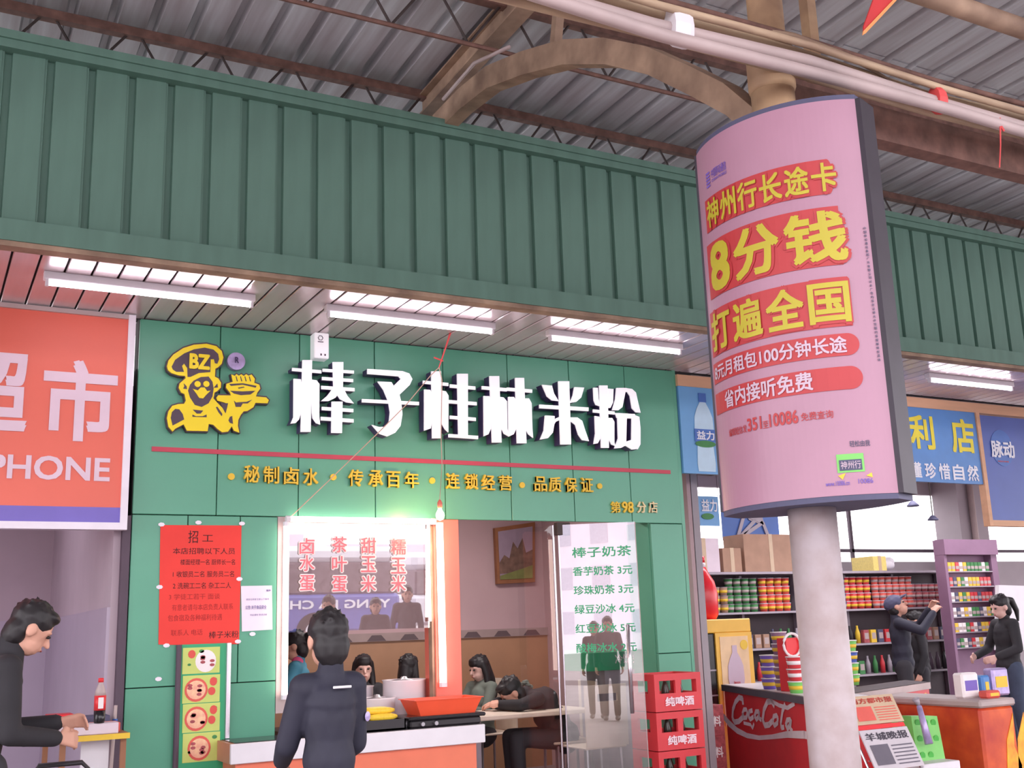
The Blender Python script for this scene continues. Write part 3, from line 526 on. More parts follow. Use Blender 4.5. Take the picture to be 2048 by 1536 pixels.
# menu lightbox strip
Ym = D-.03; a0, a1 = at(350, 1400, Ym).x, at(460, 1400, Ym).x; zt = at(400, 1288, Ym).z
t = thing('menu_board', 'tall narrow green menu board with four food pictures in metal rails', 'menu', ((a0+a1)/2, Ym, .55))
MB().box((a0+.03, Ym, .55), (a1-.03, Ym+.03, zt)).build('board', 'menu_green', t)
MB().tube([(a0+.015, Ym, .55), (a0+.015, Ym, zt)], .018, 8).build('side_rail', 'purple_dark', t); MB().tube([(a1-.015, Ym, at(455, 1476, Ym).z), (a1-.015, Ym, zt)], .018, 8).build('side_rail', 'chrome', t)
for k, (ya_, yb_) in enumerate(((1296, 1345), (1352, 1403), (1409, 1461), (1468, 1520))):
    x0, x1, z0, z1 = pxrect(366, ya_, 439, yb_, Ym-.004); w_ = x1-x0; h_ = z1-z0
    c = MB().box((x0, Ym-.004, z0), (x1, Ym, z1)).build('food_picture', 'card_lime', t); c['label'] = ['picture of sliced meat on a white plate with a tomato', 'picture of a red bowl of noodles with beef', 'picture of a red bowl of noodles beside two tomatoes', 'picture of a round red bowl of noodles with herbs'][k]
    bx, bw = (x0+w_*.62, .28) if k == 0 else (x0+w_*(.36 if k < 3 else .44), .31); bz = z0+h_*.47
    MB().disc((bx, Ym-.006, bz), w_*bw, h_*.43, .002).build('bowl', 'menu_white' if k == 0 else 'bowl_red', c)
    MB().disc((bx, Ym-.008, bz), w_*bw*.82, h_*.34, .002).build('noodles', 'menu_white' if k == 0 else 'broth', c)
    mb = MB()
    for q in range(6): mb.disc((bx+w_*.17*math.cos(q*2.1+k), Ym-.010, bz+h_*.17*math.sin(q*1.7+k)), w_*.07, h_*.06, .002, 7)
    mb.build('meat_slices', 'meat', c)
    mb = MB(); tx = x0+w_*(.24 if k == 0 else .82)
    mb.disc((tx, Ym-.007, z0+h_*.75), w_*.1, h_*.16, .002, 12)
    if k in (1, 2): mb.disc((tx-w_*.04, Ym-.007, z0+h_*.4), w_*.1, h_*.15, .002, 12)
    if k < 3: mb.build('tomato', 'tomato', c)
    mb = MB(); mb.disc((x0+w_*(.5 if k == 0 else .85), Ym-.006, z0+h_*(.82 if k else .85)), w_*.07, h_*.07, .002, 8); mb.disc((x0+w_*.18, Ym-.006, z0+h_*.35), w_*.05, h_*.05, .002, 7); mb.build('herbs', 'leaf', c)
# ================================================================== SERVING WINDOW
wn = setting('window_4', (2.8, D, 1.5)); zp0 = at(750, 1259, D).z
tl = .021
MB().add([(2.27, D+.02, zp0), (3.34, D+.02, zp0), (3.34, D+.02-tl, 2.27), (2.27, D+.02-tl, 2.27)], [(0, 1, 2, 3)]).build('pane', 'pane_glass', wn)
MB().box((2.19, D-.0, 1.0), (2.27, D+.06, 2.31)).build('window_post', 'pvc', wn); MB().box((2.27, D, 2.27), (3.36, D+.06, 2.31)).build('window_head', 'pvc', wn)
MB().box((3.34, D, .9), (3.36, D+.06, 2.27)).build('window_edge', 'tan_paint', wn)
t = thing('window_lettering', 'four columns of pink outlined characters stuck on the serving window', 'lettering', (2.8, D, 1.9))
for s_, x, ys in (('卤水蛋', 614, (1092, 1126, 1166)), ('茶叶蛋', 679, (1089, 1128, 1168)), ('甜玉米', 737, (1091, 1128, 1167)), ('糯玉米', 797, (1093, 1131, 1167))):
    for ch, y in zip(s_, ys):
        mb = MB(); k = 15; pxtext(mb, ch, x-k-2, y-18, x+k+2, y+18, D-.004, .09); mb.build('outline', 'menu_white', t)
        mb = MB(); pxtext(mb, ch, x-k, y-16, x+k, y+16, D-.012, .01); mb.build('character', mat('window_pink', (238, 116, 128), .5, 0, .03), t)
# counter
t = thing('serving_counter', 'orange laminate serving counter with white edge band and black top', 'counter', (2.7, 7.1, 0))
cx0, cx1, cy0 = 1.8, 3.56, 7.06
MB().cbox((cx0+.04, cy0+.04, 0), (cx1-.05, D+.0, .74), .005).build('body', 'orange_laminate', t)
MB().cbox((cx0, cy0, .74), (cx1, cy0+.03, .86), .004).build('edge_band', 'white', t)
MB().box((cx0, cy0+.03, .74), (cx0+.03, D-.035, .86)).build('end_panel', 'counter_side', t)
MB().box((cx0+.03, cy0+.03, .83), (cx1, D-.035, .865)).build('black_top', 'black_gloss', t); MB().box((2.27, D-.03, .84), (3.36, D+.6, .865)).build('inner_top', 'black_gloss', t)
MB().box((2.27, D+.55, .1), (3.36, D+.6, .84)).build('rear_panel', 'orange_laminate', t)
def ware(nm, lab, cat, loc, parts):
    t = thing(nm, lab, cat, loc)
    for n_, m_, b_ in parts: b_.build(n_, m_, t, True)
    return t
def pot(cx, cy, z, r, h, lab):
    return ware('stock_pot', lab, 'pot', (cx, cy, z), [('pot_body', 'enamel', MB().lathe([(r*.96, 0), (r, .02), (r, h-.01), (r*1.05, h), (r*.97, h), (r*.95, .03), (.01, .03)], (cx, cy, z), 24)), ('lid', 'steel', MB().lathe([(r*.9, h-.02), (r*.9, h-.01), (.03, h+.005), (.02, h+.02), (.001, h+.022)], (cx, cy, z), 24))])
def px3(x, y, z): return atz(x, y, z)
zt_ = .865
pot(3.2, D+.2, zt_, .155, .30, 'tall white enamel pot behind the orange basket')
pot(2.95, D-.04+.14, zt_, .13, .19, 'low white enamel pot behind the yellow corn'); pot(2.88, D+.43, zt_, .16, .26, 'wide white pot farthest back in the serving window')
t = thing('corn_tray', 'black tray holding the corn on the serving counter', 'tray', (2.72, 7.25, zt_)); MB().box((2.45, 7.09, zt_), (2.98, 7.36, zt_+.012)).box((2.45, 7.09, zt_), (2.98, 7.1, zt_+.07)).box((2.45, 7.35, zt_), (2.98, 7.36, zt_+.07)).box((2.45, 7.09, zt_), (2.46, 7.36, zt_+.07)).box((2.97, 7.09, zt_), (2.98, 7.36, zt_+.07)).build('pan', 'black_plastic', t)
def corn(x, y, z, yaw, m, lab, l=.2, r=.024):
    t = thing('corn_cob', lab, 'corn', (x, y, z), 'corn cobs on the black tray'); dx, dy = math.cos(yaw)*l/2, math.sin(yaw)*l/2
    mb = MB(); pth = [(x-dx*(1-2*k/6), y-dy*(1-2*k/6), z) for k in range(7)]; mb.tube(pth, [r*.7, r*.95, r, r, r, r*.85, r*.45], 10); mb.build('kernels', m, t, True)
    MB().tube([(x-dx*1.15, y-dy*1.15, z), (x-dx, y-dy, z)], r*.4, 6).build('stalk', 'pale_corn', t)
for k in range(3): corn(2.84+.01*k, 7.14+.07*k, zt_+.085, .1, 'yellow_corn', 'golden corn cob on the right half of the tray, ' + ['nearest the front', 'second from front', 'third from front'][k])
for k in range(2): corn(2.83, 7.17+.07*k, zt_+.125, .05, 'yellow_corn', 'golden corn cob in the upper layer on the tray, ' + ['nearest the front', 'second from front', 'third from front'][k])
for k in range(3): corn(2.6, 7.14+.07*k, zt_+.085, 1.2 if k == 5 else -.35, 'pale_corn', 'pale corn cob on the left half of the tray, ' + ['nearest the front', 'second from front', 'third from front'][k])
corn(2.58, 7.2, zt_+.125, -.5, 'pale_corn', 'pale corn cob resting across the others on the left of the tray')
t = thing('griddle', 'black griddle stove under the orange basket', 'stove', (3.3, 7.25, zt_)); MB().cbox((3.02, 7.1, zt_), (3.55, 7.38, zt_+.05), .01).build('body', 'black_plastic', t); MB().cbox((3.0, 7.08, zt_+.05), (3.58, 7.4, zt_+.075), .008).build('rim', 'black_gloss', t)
for k in range(2): MB().tube([(3.1+.1*k, 7.1, zt_+.025), (3.1+.1*k, 7.075, zt_+.025)], .014, 8).build('knob', 'steel', t)
t = thing('plastic_basket', 'orange plastic basket on the black griddle', 'basket', (3.32, 7.24, zt_+.075)); z = zt_+.075; mb = MB()
def tray4(a, b, zz, s_): return [((a[0]+b[0])/2+sx*(b[0]-a[0])/2*s_, (a[1]+b[1])/2+sy*(b[1]-a[1])/2*s_, zz) for sx, sy in ((-1, -1), (1, -1), (1, 1), (-1, 1))]
A_, B_ = (3.06, 7.1), (3.56, 7.38)
lv = [tray4(A_, B_, z, .82), tray4(A_, B_, z+.1, 1), tray4(A_, B_, z+.1, 1.05), tray4(A_, B_, z+.105, 1.05), tray4(A_, B_, z+.105, .97), tray4(A_, B_, z+.01, .8)]
mb.add(sum(lv, []), [(4*i+k, 4*i+(k+1) % 4, 4*i+4+(k+1) % 4, 4*i+4+k) for i in range(5) for k in range(4)]+[(0, 3, 2, 1), (20, 21, 22, 23)]); mb.build('tub', 'basket_orange', t)
for k in range(2): tag(MB().lathe([(.001, 0), (.03, .008), (.034, .03), (.02, .045), (.001, .05)], (3.2+.16*k, 7.24, z+.012), 10).build('fried_dough', 'char_yellow', smooth=True), ['left', 'right'][k]+' golden bun lying inside the orange basket', 'bun', 'buns in the orange basket')
tag(MB().lathe([(.03, 0), (.034, .05), (.03, .052), (.001, .05)], (3.03-.04, 7.16, zt_), 10).build('glass_cup', 'steel', smooth=True), 'small shiny cup between the tray and the griddle', 'cup')
tag(MB().cbox((2.34, 7.1, zt_), (2.42, 7.3, zt_+.03), .004).build('black_box', 'black_plastic'), 'flat black box left of the corn tray behind the man', 'box')
# ================================================================== DOORWAY
t = thing('glass_door', 'open frameless glass door with long chrome pull handles and green print', 'door', (4.45, D-.05, .02))
hx, hy = at(1112, 1050, D).x, D-.03; an = R(-35); dv = Vector((math.cos(an), math.sin(an), 0)); nv = Vector((dv.y, -dv.x, 0)); DW = .6
h0 = Vector((hx, hy, 0))
def dpt(a, b, o=0): return (h0+dv*a-nv*0+Vector((nv.x, nv.y, 0))*(o)+Vector((0, 0, b)))[:]
MB().add([dpt(0, .03), dpt(DW, .03), dpt(DW, 2.28), dpt(0, 2.28), dpt(0, .03, -.01), dpt(DW, .03, -.01), dpt(DW, 2.28, -.01), dpt(0, 2.28, -.01)], [(0, 1, 2, 3)]).build('pane', 'door_glass', t)
MB().tube([dpt(0, .03), dpt(0, 2.28)], .006, 6).build('glass_edge', 'chrome', t)
MB().tube([dpt(DW, .03), dpt(DW, 2.28)], .003, 6).build('glass_edge', 'pvc', t)
MB().cbox((hx-.02, D-.05, 2.2), (hx+.1, D-.0, 2.3), .004).build('pivot_clamp', 'black_steel', t)
for s_ in (1, -1):
    a_ = DW-.1; mb = MB(); hh = MB().tube([dpt(a_, .85, .05*s_), dpt(a_, 1.5, .05*s_)], .016, 10).build('handle', 'chrome', t, True)
for z in (1.0, 1.38): MB().tube([dpt(DW-.1, z, .05), dpt(DW-.1, z, -.05)], .008, 6).build('handle_bolt', 'chrome', t, True)
mb = MB()
def fdoor(a, b, o): return dpt(a, b, .004+o)
fit(mb, '棒子奶茶', fdoor, .1, .56, 2.02, 2.1, .02)
for k, s_ in enumerate(('香芋奶茶 3元', '珍珠奶茶 3元', '绿豆沙冰 4元', '红豆沙冰 5元', '酸梅冰水 2元')): fit(mb, s_, fdoor, .1, .56, 1.88-k*.145, 1.95-k*.145, .025)
mb.build('green_print', 'menu_green', t)
# fixed pane edge left of the door
t = thing('fixed_glass', 'narrow clear glass panel left of the open door with a bright edge', 'glass panel', (hx-.1, D+.05, .1))
MB().add([(hx-.2, D+.3, .12), (hx-.02, D+.02, .12), (hx-.02, D+.02, 2.28), (hx-.2, D+.3, 2.28)], [(0, 1, 2, 3)]).build('pane', 'clear_glass', t)
MB().tube([(hx-.03, D+.0, .1), (hx-.03, D+.0, 2.28)], .009, 6).build('glass_edge', 'chrome', t)
# beer crates
def crate(loc, lab, first=[None]):
    if first[0] is None:
        t = thing('beer_crate', lab, 'crate', (0, 0, 0), 'red beer crates stacked by the door'); W_, L_, H_ = .44, .34, .275; mb = MB(); th = .022
        for sy in (-1, 1):
            y0 = sy*L_/2-(th if sy > 0 else 0); y1 = y0+th
            mb.box((-W_/2, y0, 0), (W_/2, y1, .13)); mb.box((-W_/2, y0, .225), (W_/2, y1, H_))
            for xa_, xb_ in ((-.22, -.175), (-.025, .025), (.175, .22)): mb.box((xa_, y0, .13), (xb_, y1, .225))
        for sx in (-1, 1):
            x0 = sx*W_/2-(th if sx > 0 else 0); x1 = x0+th
            mb.box((x0, -L_/2+th, 0), (x1, L_/2-th, .13)); mb.box((x0, -L_/2+th, .225), (x1, L_/2-th, H_))
            for ya_, yb_ in ((-.15, -.08), (.08, .15)): mb.box((x0, ya_, .13), (x1, yb_, .225))
        mb.box((-.21, -.16, 0), (.21, .16, .012)); mb.build('shell', 'crate_red', t)
        m2 = MB(); fit(m2, '纯啤酒', fplane(-.174), -.13, .14, .035, .105, .04, .001); m2.build('print', 'crate_print', t)
        for k in range(3): MB().lathe([(.03, 0), (.032, .13), (.014, .19), (.013, .235), (.001, .236)], (-.13+k*.13, .0, .015), 10).build('bottle', 'bottle_glass', t, True)
        first[0] = t; t.location = loc; return t
    return dup(first[0], loc, 0, lab)
for k, nm in enumerate(('lowest of the stack, resting on the ground', 'second from the ground in the stack', 'third from the ground in the stack', 'topmost of the stack')): crate((5.225, 7.23, .0+.282*k), 'red plastic beer crate right of the door, '+nm)
# interior furniture
t = thing('landscape_painting', 'landscape painting in a dark gilt frame on the noodle shop wall', 'painting', (5.6, 10.3, 2.0))
YW = 10.34; q = [at(990, 1056, YW), at(1070, 1044, YW), at(1070, 1164, YW), at(995, 1168, YW)]
MB().prism(q, (0, .05, 0)).build('frame', 'gilt', t); cc = sum(q, Vector())/4
ins = [cc+(v-cc)*.86+Vector((0, -.004, 0)) for v in q]
def pl(a, b, o=0): p = ins[3].lerp(ins[2], a).lerp(ins[0].lerp(ins[1], a), b); return p+Vector((0, -o, 0))
MB().prism([pl(0, 0), pl(1, 0), pl(1, 1), pl(0, 1)], (0, .004, 0)).build('canvas', mat('canvas_sky', (150, 132, 150), .6, 0, .15, 4), t)
MB().prism([pl(0, .35, .002), pl(.15, .5, .002), pl(.3, .42, .002), pl(.42, .75, .002), pl(.55, .6, .002), pl(.7, .8, .002), pl(.8, .5, .002), pl(1, .55, .002), pl(1, .12, .002), pl(0, .12, .002)], (0, .002, 0)).build('painted_trees', mat('canvas_trees', (110, 84, 72), .6, 0, .4, 14), t)
MB().prism([pl(0, 0, .004), pl(1, 0, .004), pl(1, .25, .004), pl(.6, .18, .004), pl(0, .08, .004)], (0, .002, 0)).build('painted_meadow', mat('canvas_grass', (116, 120, 66), .6, 0, .2, 9), t)
def table(x, y, lab, w_=1.1, d_=.6, h=.82):
    t = thing('dining_table', lab, 'table', (x, y, .1)); MB().cbox((x-w_/2, y-d_/2, h-.04), (x+w_/2, y+d_/2, h), .008).build('tabletop', 'cream', t)
    for sx in (-1, 1): MB().cbox((x+sx*w_*.36-.03, y-.03, .12), (x+sx*w_*.36+.03, y+.03, h-.04), .005).box((x+sx*w_*.36-.03, y-.22, .1), (x+sx*w_*.36+.03, y+.22, .13)).build('leg', 'shelf_grey', t)
    return t
table(3.8, 9.15, 'cream dining table in front of the two dark-haired people by the wall'); table(4.6, 8.5, 'cream dining table the slumped person leans on')
def chair(x, y, yaw, lab, first=[None]):
    if first[0] is None:
        t = thing('bentwood_chair', lab, 'chair', (0, 0, 0), 'cream panel-back chairs in the noodle shop')
        MB().cbox((-.2, -.19, .43), (.2, .2, .45), .008).build('seat', 'cream', t)
        mb = MB(); A = []
        for k in range(5):
            xx = -.2+.1*k; yy = -.2-.02*(1-(xx/.2)**2)
            A.append((xx, yy))
        for (za, zb, skip) in ((.45, .8, None), (.8, .86, 'slot'), (.86, .93, None)):
            for i in range(4):
                if skip and i in (1, 2): continue
                (xa_, ya_), (xb_, yb_) = A[i], A[i+1]; mb.prism([(xa_, ya_, za), (xb_, yb_, za), (xb_, yb_, zb), (xa_, ya_, zb)], (0, -.014, 0))
        mb.build('backrest', 'cream', t)
        for sx in (-1, 1):
            for sy in (-1, 1): MB().tube([(sx*.17, sy*.16, 0), (sx*.16, sy*.15, .43)], .013, 6).build('leg', 'steel', t)
        first[0] = t; t.location = (x, y, .1); t.rotation_euler = (0, 0, yaw); return t
    return dup(first[0], (x, y, .1), yaw, lab)
chair(5.02, 7.98, .0, 'cream panel-back chair seen from behind just inside the glass door')
chair(3.66, 9.8, math.pi, 'cream panel-back chair under the woman with a fringe'); chair(4.14, 9.8, math.pi, 'cream panel-back chair under the dark figure beside the woman with a fringe')
chair(4.92, 9.7, 1.6, 'cream panel-back chair under the long-haired woman in sage'); chair(5.08, 8.5, 1.4, 'cream panel-back chair under the slumped person')
t = thing('flower_vase', 'orange vase with pale flowers on the table of the slumped person', 'vase', (4.8, 8.72, .82)); MB().lathe([(.03, 0), (.035, .05), (.028, .09)], (4.8, 8.72, .82), 10).build('vase_body', 'basket_orange', t, True)
mb = MB()
for k in range(9): mb.lathe([(.001, 0), (.028, .02), (.02, .04), (.001, .045)], (4.8+.05*math.cos(k*2.4), 8.72+.04*math.sin(k*2.4), .95+.02*(k % 4)), 7)
mb.build('blossoms', 'sage_cloth', t)
t = thing('drinks_cabinet', 'low drinks cabinet with a green band along the top inside the door', 'cabinet', (5.6, 8.4, .1))
MB().box((5.3, 8.2, .1), (5.98, 8.6, 1.12)).build('body', 'shelf_grey', t); MB().box((5.14, 8.18, 1.12), (5.99, 8.62, 1.27)).build('green_band', 'menu_green', t)
mb = MB(); fit(mb, '冷饮 奶茶系列', fplane(8.178), 5.4, 5.9, 1.17, 1.25, .02); mb.build('print', 'menu_white', t)
# ================================================================== PEOPLE
class Blob:
    def __init__(s): s.bm = bmesh.new()
    def ell(s, c, r, rot=None):
        m = Matrix.Translation(Vector(c))
        if rot is not None: m = m @ rot.to_4x4()
        bmesh.ops.create_icosphere(s.bm, subdivisions=2, radius=1, matrix=m @ Matrix.Diagonal((r[0], r[1], r[2], 1))); return s
    def cone(s, p, rp, q, rq):
        p = Vector(p); q = Vector(q); d = q-p
        s.ell(p, (rp,)*3); s.ell(q, (rq,)*3)
        if d.length > 1e-4:
            rot = d.to_track_quat('Z', 'Y').to_matrix().to_4x4()
            bmesh.ops.create_cone(s.bm, cap_ends=True, segments=14, radius1=rp, radius2=rq, depth=d.length, matrix=Matrix.Translation((p+q)/2) @ rot)
        return s
    def chain(s, pts):
        for (p, a), (q, b) in zip(pts, pts[1:]): s.cone(p, a, q, b)
        return s
    def build(s, name, m, parent, vox=.012, smooth=6):
        me = bpy.data.meshes.new(name); s.bm.to_mesh(me); s.bm.free(); o = bpy.data.objects.new(name, me); COL.objects.link(o); o.parent = parent
        me.materials.append(MC[m]); md = o.modifiers.new('weld', 'REMESH'); md.mode = 'VOXEL'; md.voxel_size = vox; md.use_smooth_shade = True
        sm = o.modifiers.new('soft', 'SMOOTH'); sm.iterations = smooth; sm.factor = .5; return o
def hand(b, wr, d, p):
    wr = Vector(wr); d = Vector(d).normalized(); p = Vector(p); p = (p-d*p.dot(d)).normalized(); sd = d.cross(p)
    for i in (-1.2, 0, 1.2): b.cone(wr+sd*i*.009, .017, wr+d*.08+sd*i*.019, .016)
    for i, l in zip((-1.5, -.5, .5, 1.5), (.062, .075, .08, .07)):
        k = wr+d*.085+sd*i*.021; m_ = k+(d*.85+p*.35).normalized()*l*.5; b.cone(k, .0105, m_, .0095); b.cone(m_, .0095, m_+(d*.4+p).normalized()*l*.5, .0085)
    k = wr+d*.025+sd*.022; m_ = k+(d*.6+sd*.8+p*.2).normalized()*.042; b.cone(k, .015, m_, .012); b.cone(m_, .012, m_+(d+p*.5).normalized()*.032, .010)
def person(label, loc, yaw, j={}, ht=1.68, top='navy', legs='charcoal', hair='short', skin='skin', seated=False, look=(0, 1, 0), collar=None, logo=False, women=False, vox=.012, group=None, cap=None, slim=1.0):
    t = thing('person', label, 'person', (0, 0, 0), group); k = ht/1.7; V = lambda *a: Vector(a)
    sw = .165 if not women else .15
    J = dict(pel=V(0, 0, .95), che=V(0, .0, 1.24), nek=V(0, -.01, 1.45), hed=V(0, .02, 1.585), sl=V(-sw, -.005, 1.395), sr=V(sw, -.005, 1.395), el=V(-sw-.06, -.02, 1.12), er=V(sw+.06, -.02, 1.12), wl=V(-sw-.06, .07, .88), wr=V(sw+.06, .07, .88),
             hl=V(-.09, 0, .92), hr=V(.09, 0, .92), kl=V(-.1, .02, .5), kr=V(.1, .02, .5), al=V(-.1, -.02, .09), ar=V(.1, -.02, .09))
    if seated:
        dz = V(0, 0, -.45)
        for q in ('pel', 'che', 'nek', 'hed', 'sl', 'sr', 'el', 'er', 'wl', 'wr', 'hl', 'hr'): J[q] = J[q]+dz
        J['kl'] = V(-.12, .42, .5); J['kr'] = V(.12, .42, .5); J['al'] = V(-.12, .4, .09); J['ar'] = V(.12, .4, .09)
        J['el'] = V(-sw-.04, .14, .7); J['er'] = V(sw+.04, .14, .7); J['wl'] = V(-.12, .36, .76); J['wr'] = V(.12, .36, .76)
    for q, v in j.items(): J[q] = Vector(v)
    for q in J: J[q] = Vector((J[q].x*slim, J[q].y, J[q].z))
    b = Blob(); hc = J['hed']; hf = Vector(look).normalized(); hs = hf.cross(V(0, 0, 1)).normalized(); hu = hs.cross(hf); HR = Matrix((hs, hf, hu)).transposed()*1.1
    def h(x, y, z): return hc+HR @ V(x, y, z)
    b.ell(h(0, 0, .015), (.074, .092, .1), HR).ell(h(0, .028, -.05), (.058, .062, .062), HR).cone(h(0, .09, .0), .010, h(0, .108, -.028), .014).ell(h(0, .085, -.058), (.024, .012, .01), HR)
    b.ell(h(-.032, .076, .022), (.024, .014, .009), HR).ell(h(.032, .076, .022), (.024, .014, .009), HR)
    for s_ in (-1, 1): b.ell(h(s_*.076, -.005, -.008), (.012, .024, .034), HR)
    b.cone(J['nek'], .052, h(0, -.012, -.04), .05)
    b.ell(J['che'], (.12*slim, .075, .15)).ell(J['pel'], (.12*slim, .08, .11)).cone(J['che'], .07, J['pel'], .07).cone(J['sl'], .05, J['sr'], .05).cone(J['che']+V(0, 0, .08), .075, J['nek'], .05)
    for s_ in 'lr':
        b.chain([(J['s'+s_], .05), (J['e'+s_], .038), (J['w'+s_], .026)]); b.chain([(J['h'+s_], .082), (J['k'+s_], .055), (J['a'+s_], .038)]); b.ell(J['a'+s_]+V(0, .05, -.045), (.038, .11, .035))
        fd = (J['w'+s_]-J['e'+s_]).normalized(); hand(b, J['w'+s_], fd, j.get('p'+s_, (V(.6, .3, -.2) if s_ == 'l' else V(-.6, .3, -.2))))
    b.build('body', skin, t, vox*.75, 3)
    for s_ in (-1, 1):
        MB().lathe([(.001, -.008), (.012, -.004), (.013, 0), (.012, .004), (.001, .008)], h(s_*.031, .083, .004), 8).build('eye', 'eye', t, True)
    q = Blob(); q.ell(h(0, .094, -.058), (.021, .006, .005), HR); q.build('mouth', 'lip', t, .003, 1)
    g = Blob(); jr = 1.0; hipr = .155
    bl = (J['pel']-J['che']).normalized()
    g.ell(J['che'], (.155*slim, .12, .2)).ell(J['che'].lerp(J['pel'], .6), (.152*slim, .122, .17)).ell(J['pel']+V(0, 0, .0), (.16*slim, .13, .13)).cone(J['sl'], .066, J['sr'], .066).cone(J['che']+V(0, 0, .07), .125, J['nek']-V(0, 0, .02), .066)
    g.cone(J['nek']-V(0, 0, .02), .062, J['nek']+V(0, -.008, .03), .058)
    for s_ in 'lr':
        fd = (J['e'+s_]-J['w'+s_]).normalized(); g.chain([(J['s'+s_], .062), (J['s'+s_].lerp(J['e'+s_], .5), .058), (J['e'+s_], .052), (J['w'+s_]+fd*.02, .042)])
    g.build('jacket', top, t, vox, 4)
    g = Blob(); g.ell(J['pel']-V(0, 0, .05), (.158, .118, .12))
    for s_ in 'lr': g.chain([(J['h'+s_], .092), (J['h'+s_].lerp(J['k'+s_], .5), .085), (J['k'+s_], .068), (J['a'+s_]+V(0, 0, .02), .058)])
    g.build('trousers', legs, t, vox*1.2, 4)
    for s_ in 'lr': Blob().ell(J['a'+s_]+V(0, .06, -.045), (.048, .13, .042)).ell(J['a'+s_]+V(0, -.01, -.02), (.045, .055, .05)).build('shoe', 'black_plastic', t, .012, 2)
    if collar: Blob().cone(J['nek']+V(-.03, 0, -.005), .056, J['nek']+V(.03, 0, -.005), .056).build('collar', collar, t, .01, 2)
    g = Blob()
    if cap:
        g.ell(h(0, -.01, .045), (.092, .108, .085), HR).ell(h(0, .1, .055), (.06, .07, .012), HR).build('cap', cap, t, .008, 2)
        g = Blob(); g.ell(h(0, -.045, -.02), (.08, .062, .07), HR)
    else:
        g.ell(h(0, -.014, .042), (.087, .1, .09), HR).ell(h(0, -.045, -.028), (.08, .06, .095), HR).ell(h(0, .045, .085), (.062, .05, .032), HR)
        random.seed(int(loc[0]*100))
        for q in range(46):
            a_ = random.uniform(0, 6.28); e_ = random.uniform(.2, 1.4); d_ = V(math.cos(a_)*math.cos(e_), math.sin(a_)*math.cos(e_)-.1, math.sin(e_)); c_ = h(d_.x*.075, d_.y*.09-.01, d_.z*.082+.045); g.cone(c_, .011, c_+HR @ (d_*.012+V(0, random.uniform(-.01, .012), 0)), .004)
    if hair == 'long':
        for s_ in (-1, 1): g.chain([(h(s_*.062, -.005, .05), .035), (h(s_*.078, -.015, -.06), .034), (h(s_*.088, .0, -.2), .032), (h(s_*.08, .03, -.3), .018)])
        g.chain([(h(0, -.06, .02), .065), (h(0, -.085, -.12), .068), (h(0, -.1, -.27), .05)]); g.ell(h(0, .062, .06), (.062, .035, .04), HR)
    if hair == 'bun': g.ell(h(0, -.13, .03), (.045, .05, .05), HR).chain([(h(0, -.14, .03), .03), (h(0, -.16, -.06), .022)])
    if hair == 'tail': g.chain([(h(0, -.09, .06), .03), (h(0, -.15, .03), .036), (h(0, -.17, -.08), .03), (h(0, -.15, -.18), .014)])
    g.build('hair', 'hair', t, .0075, 2)
    if logo:
        MB().cbox((-.045, -.135+0, 1.375), (.045, -.128, 1.386), .002).build('back_logo', 'white', t); c_ = J['sr'].lerp(J['er'], .55); MB().lathe([(.001, 0), (.022, .002), (.001, .004)], (0, 0, 0), 12).build('sleeve_badge', 'lilac', t)
        o = COL.objects[-1]; o.location = c_+V(.04, -.05, 0); o.rotation_euler = (math.pi/2, 0, .5)
    t.location = loc; t.rotation_euler = (0, 0, yaw); t.scale = (k, k, k); return t
person('man in a dark navy jacket seen from behind at the serving counter', (1.585, 4.6, 0), .12, dict(sl=(-.15, .02, 1.38), sr=(.15, -.0, 1.38), el=(-.2, .1, 1.13), er=(.205, .06, 1.12), wl=(-.12, .3, 1.04), wr=(.14, .28, 1.0)), 1.585, 'navy', 'charcoal', look=(.1, 1, -.12), logo=True, vox=.009, slim=.8)
person('man in black bending over the magazines at the left edge', (.36, 6.05, 0), -1.45, dict(pel=(0, -.08, .93), che=(0, .03, 1.24), nek=(0, .09, 1.47), hed=(0, .17, 1.56), sl=(-.17, .05, 1.38), sr=(.17, .05, 1.38), el=(-.22, .08, 1.08), er=(.22, .06, 1.08), wl=(-.1, .36, 1.1), wr=(.12, .3, 1.04)), 1.72, 'black_cloth', 'charcoal', look=(0, 1, -.62), vox=.010)
person('shop worker in a teal shirt with a pink collar inside the serving window', (2.62, 8.35, .1), 1.1, dict(wl=(-.15, .35, 1.0), wr=(.15, .35, 1.0), el=(-.25, .1, 1.1), er=(.25, .1, 1.1)), 1.42, 'teal_cloth', 'charcoal', 'bun', women=True, look=(0, 1, -.3), collar='pink_collar')
person('seated woman with a black fringe facing out, in dark clothes', (3.68, 9.75, .1), math.pi-.2, {}, 1.62, 'black_cloth', 'charcoal', 'long', 'skin_pale', True, women=True)
person('seated dark figure seen from behind, reaching left over the table', (4.14, 9.75, .1), 2.5, dict(wl=(-.25, .5, .8), el=(-.2, .25, .78)), 1.6, 'black_cloth', 'charcoal', 'long', seated=True, look=(-.3, -1, 0), women=True)
person('seated woman with long hair in a sage green top, half behind the pillar', (4.86, 9.7, .1), 1.9, {}, 1.55, 'sage_cloth', 'charcoal', 'long', 'skin_pale', True, look=(.2, 1, -.2), women=True)
person('person in a black padded jacket slumped forward over a table', (5.0, 8.5, .1), 1.35, dict(pel=(0, -.05, .5), che=(0, .12, .72), nek=(0, .3, .84), hed=(0, .42, .87), sl=(-.18, .24, .82), sr=(.18, .24, .82), el=(-.26, .42, .78), er=(.26, .42, .78), wl=(.0, .58, .78), wr=(.02, .55, .8)), 1.68, 'black_cloth', 'charcoal', seated=True, look=(0, .8, -.6))
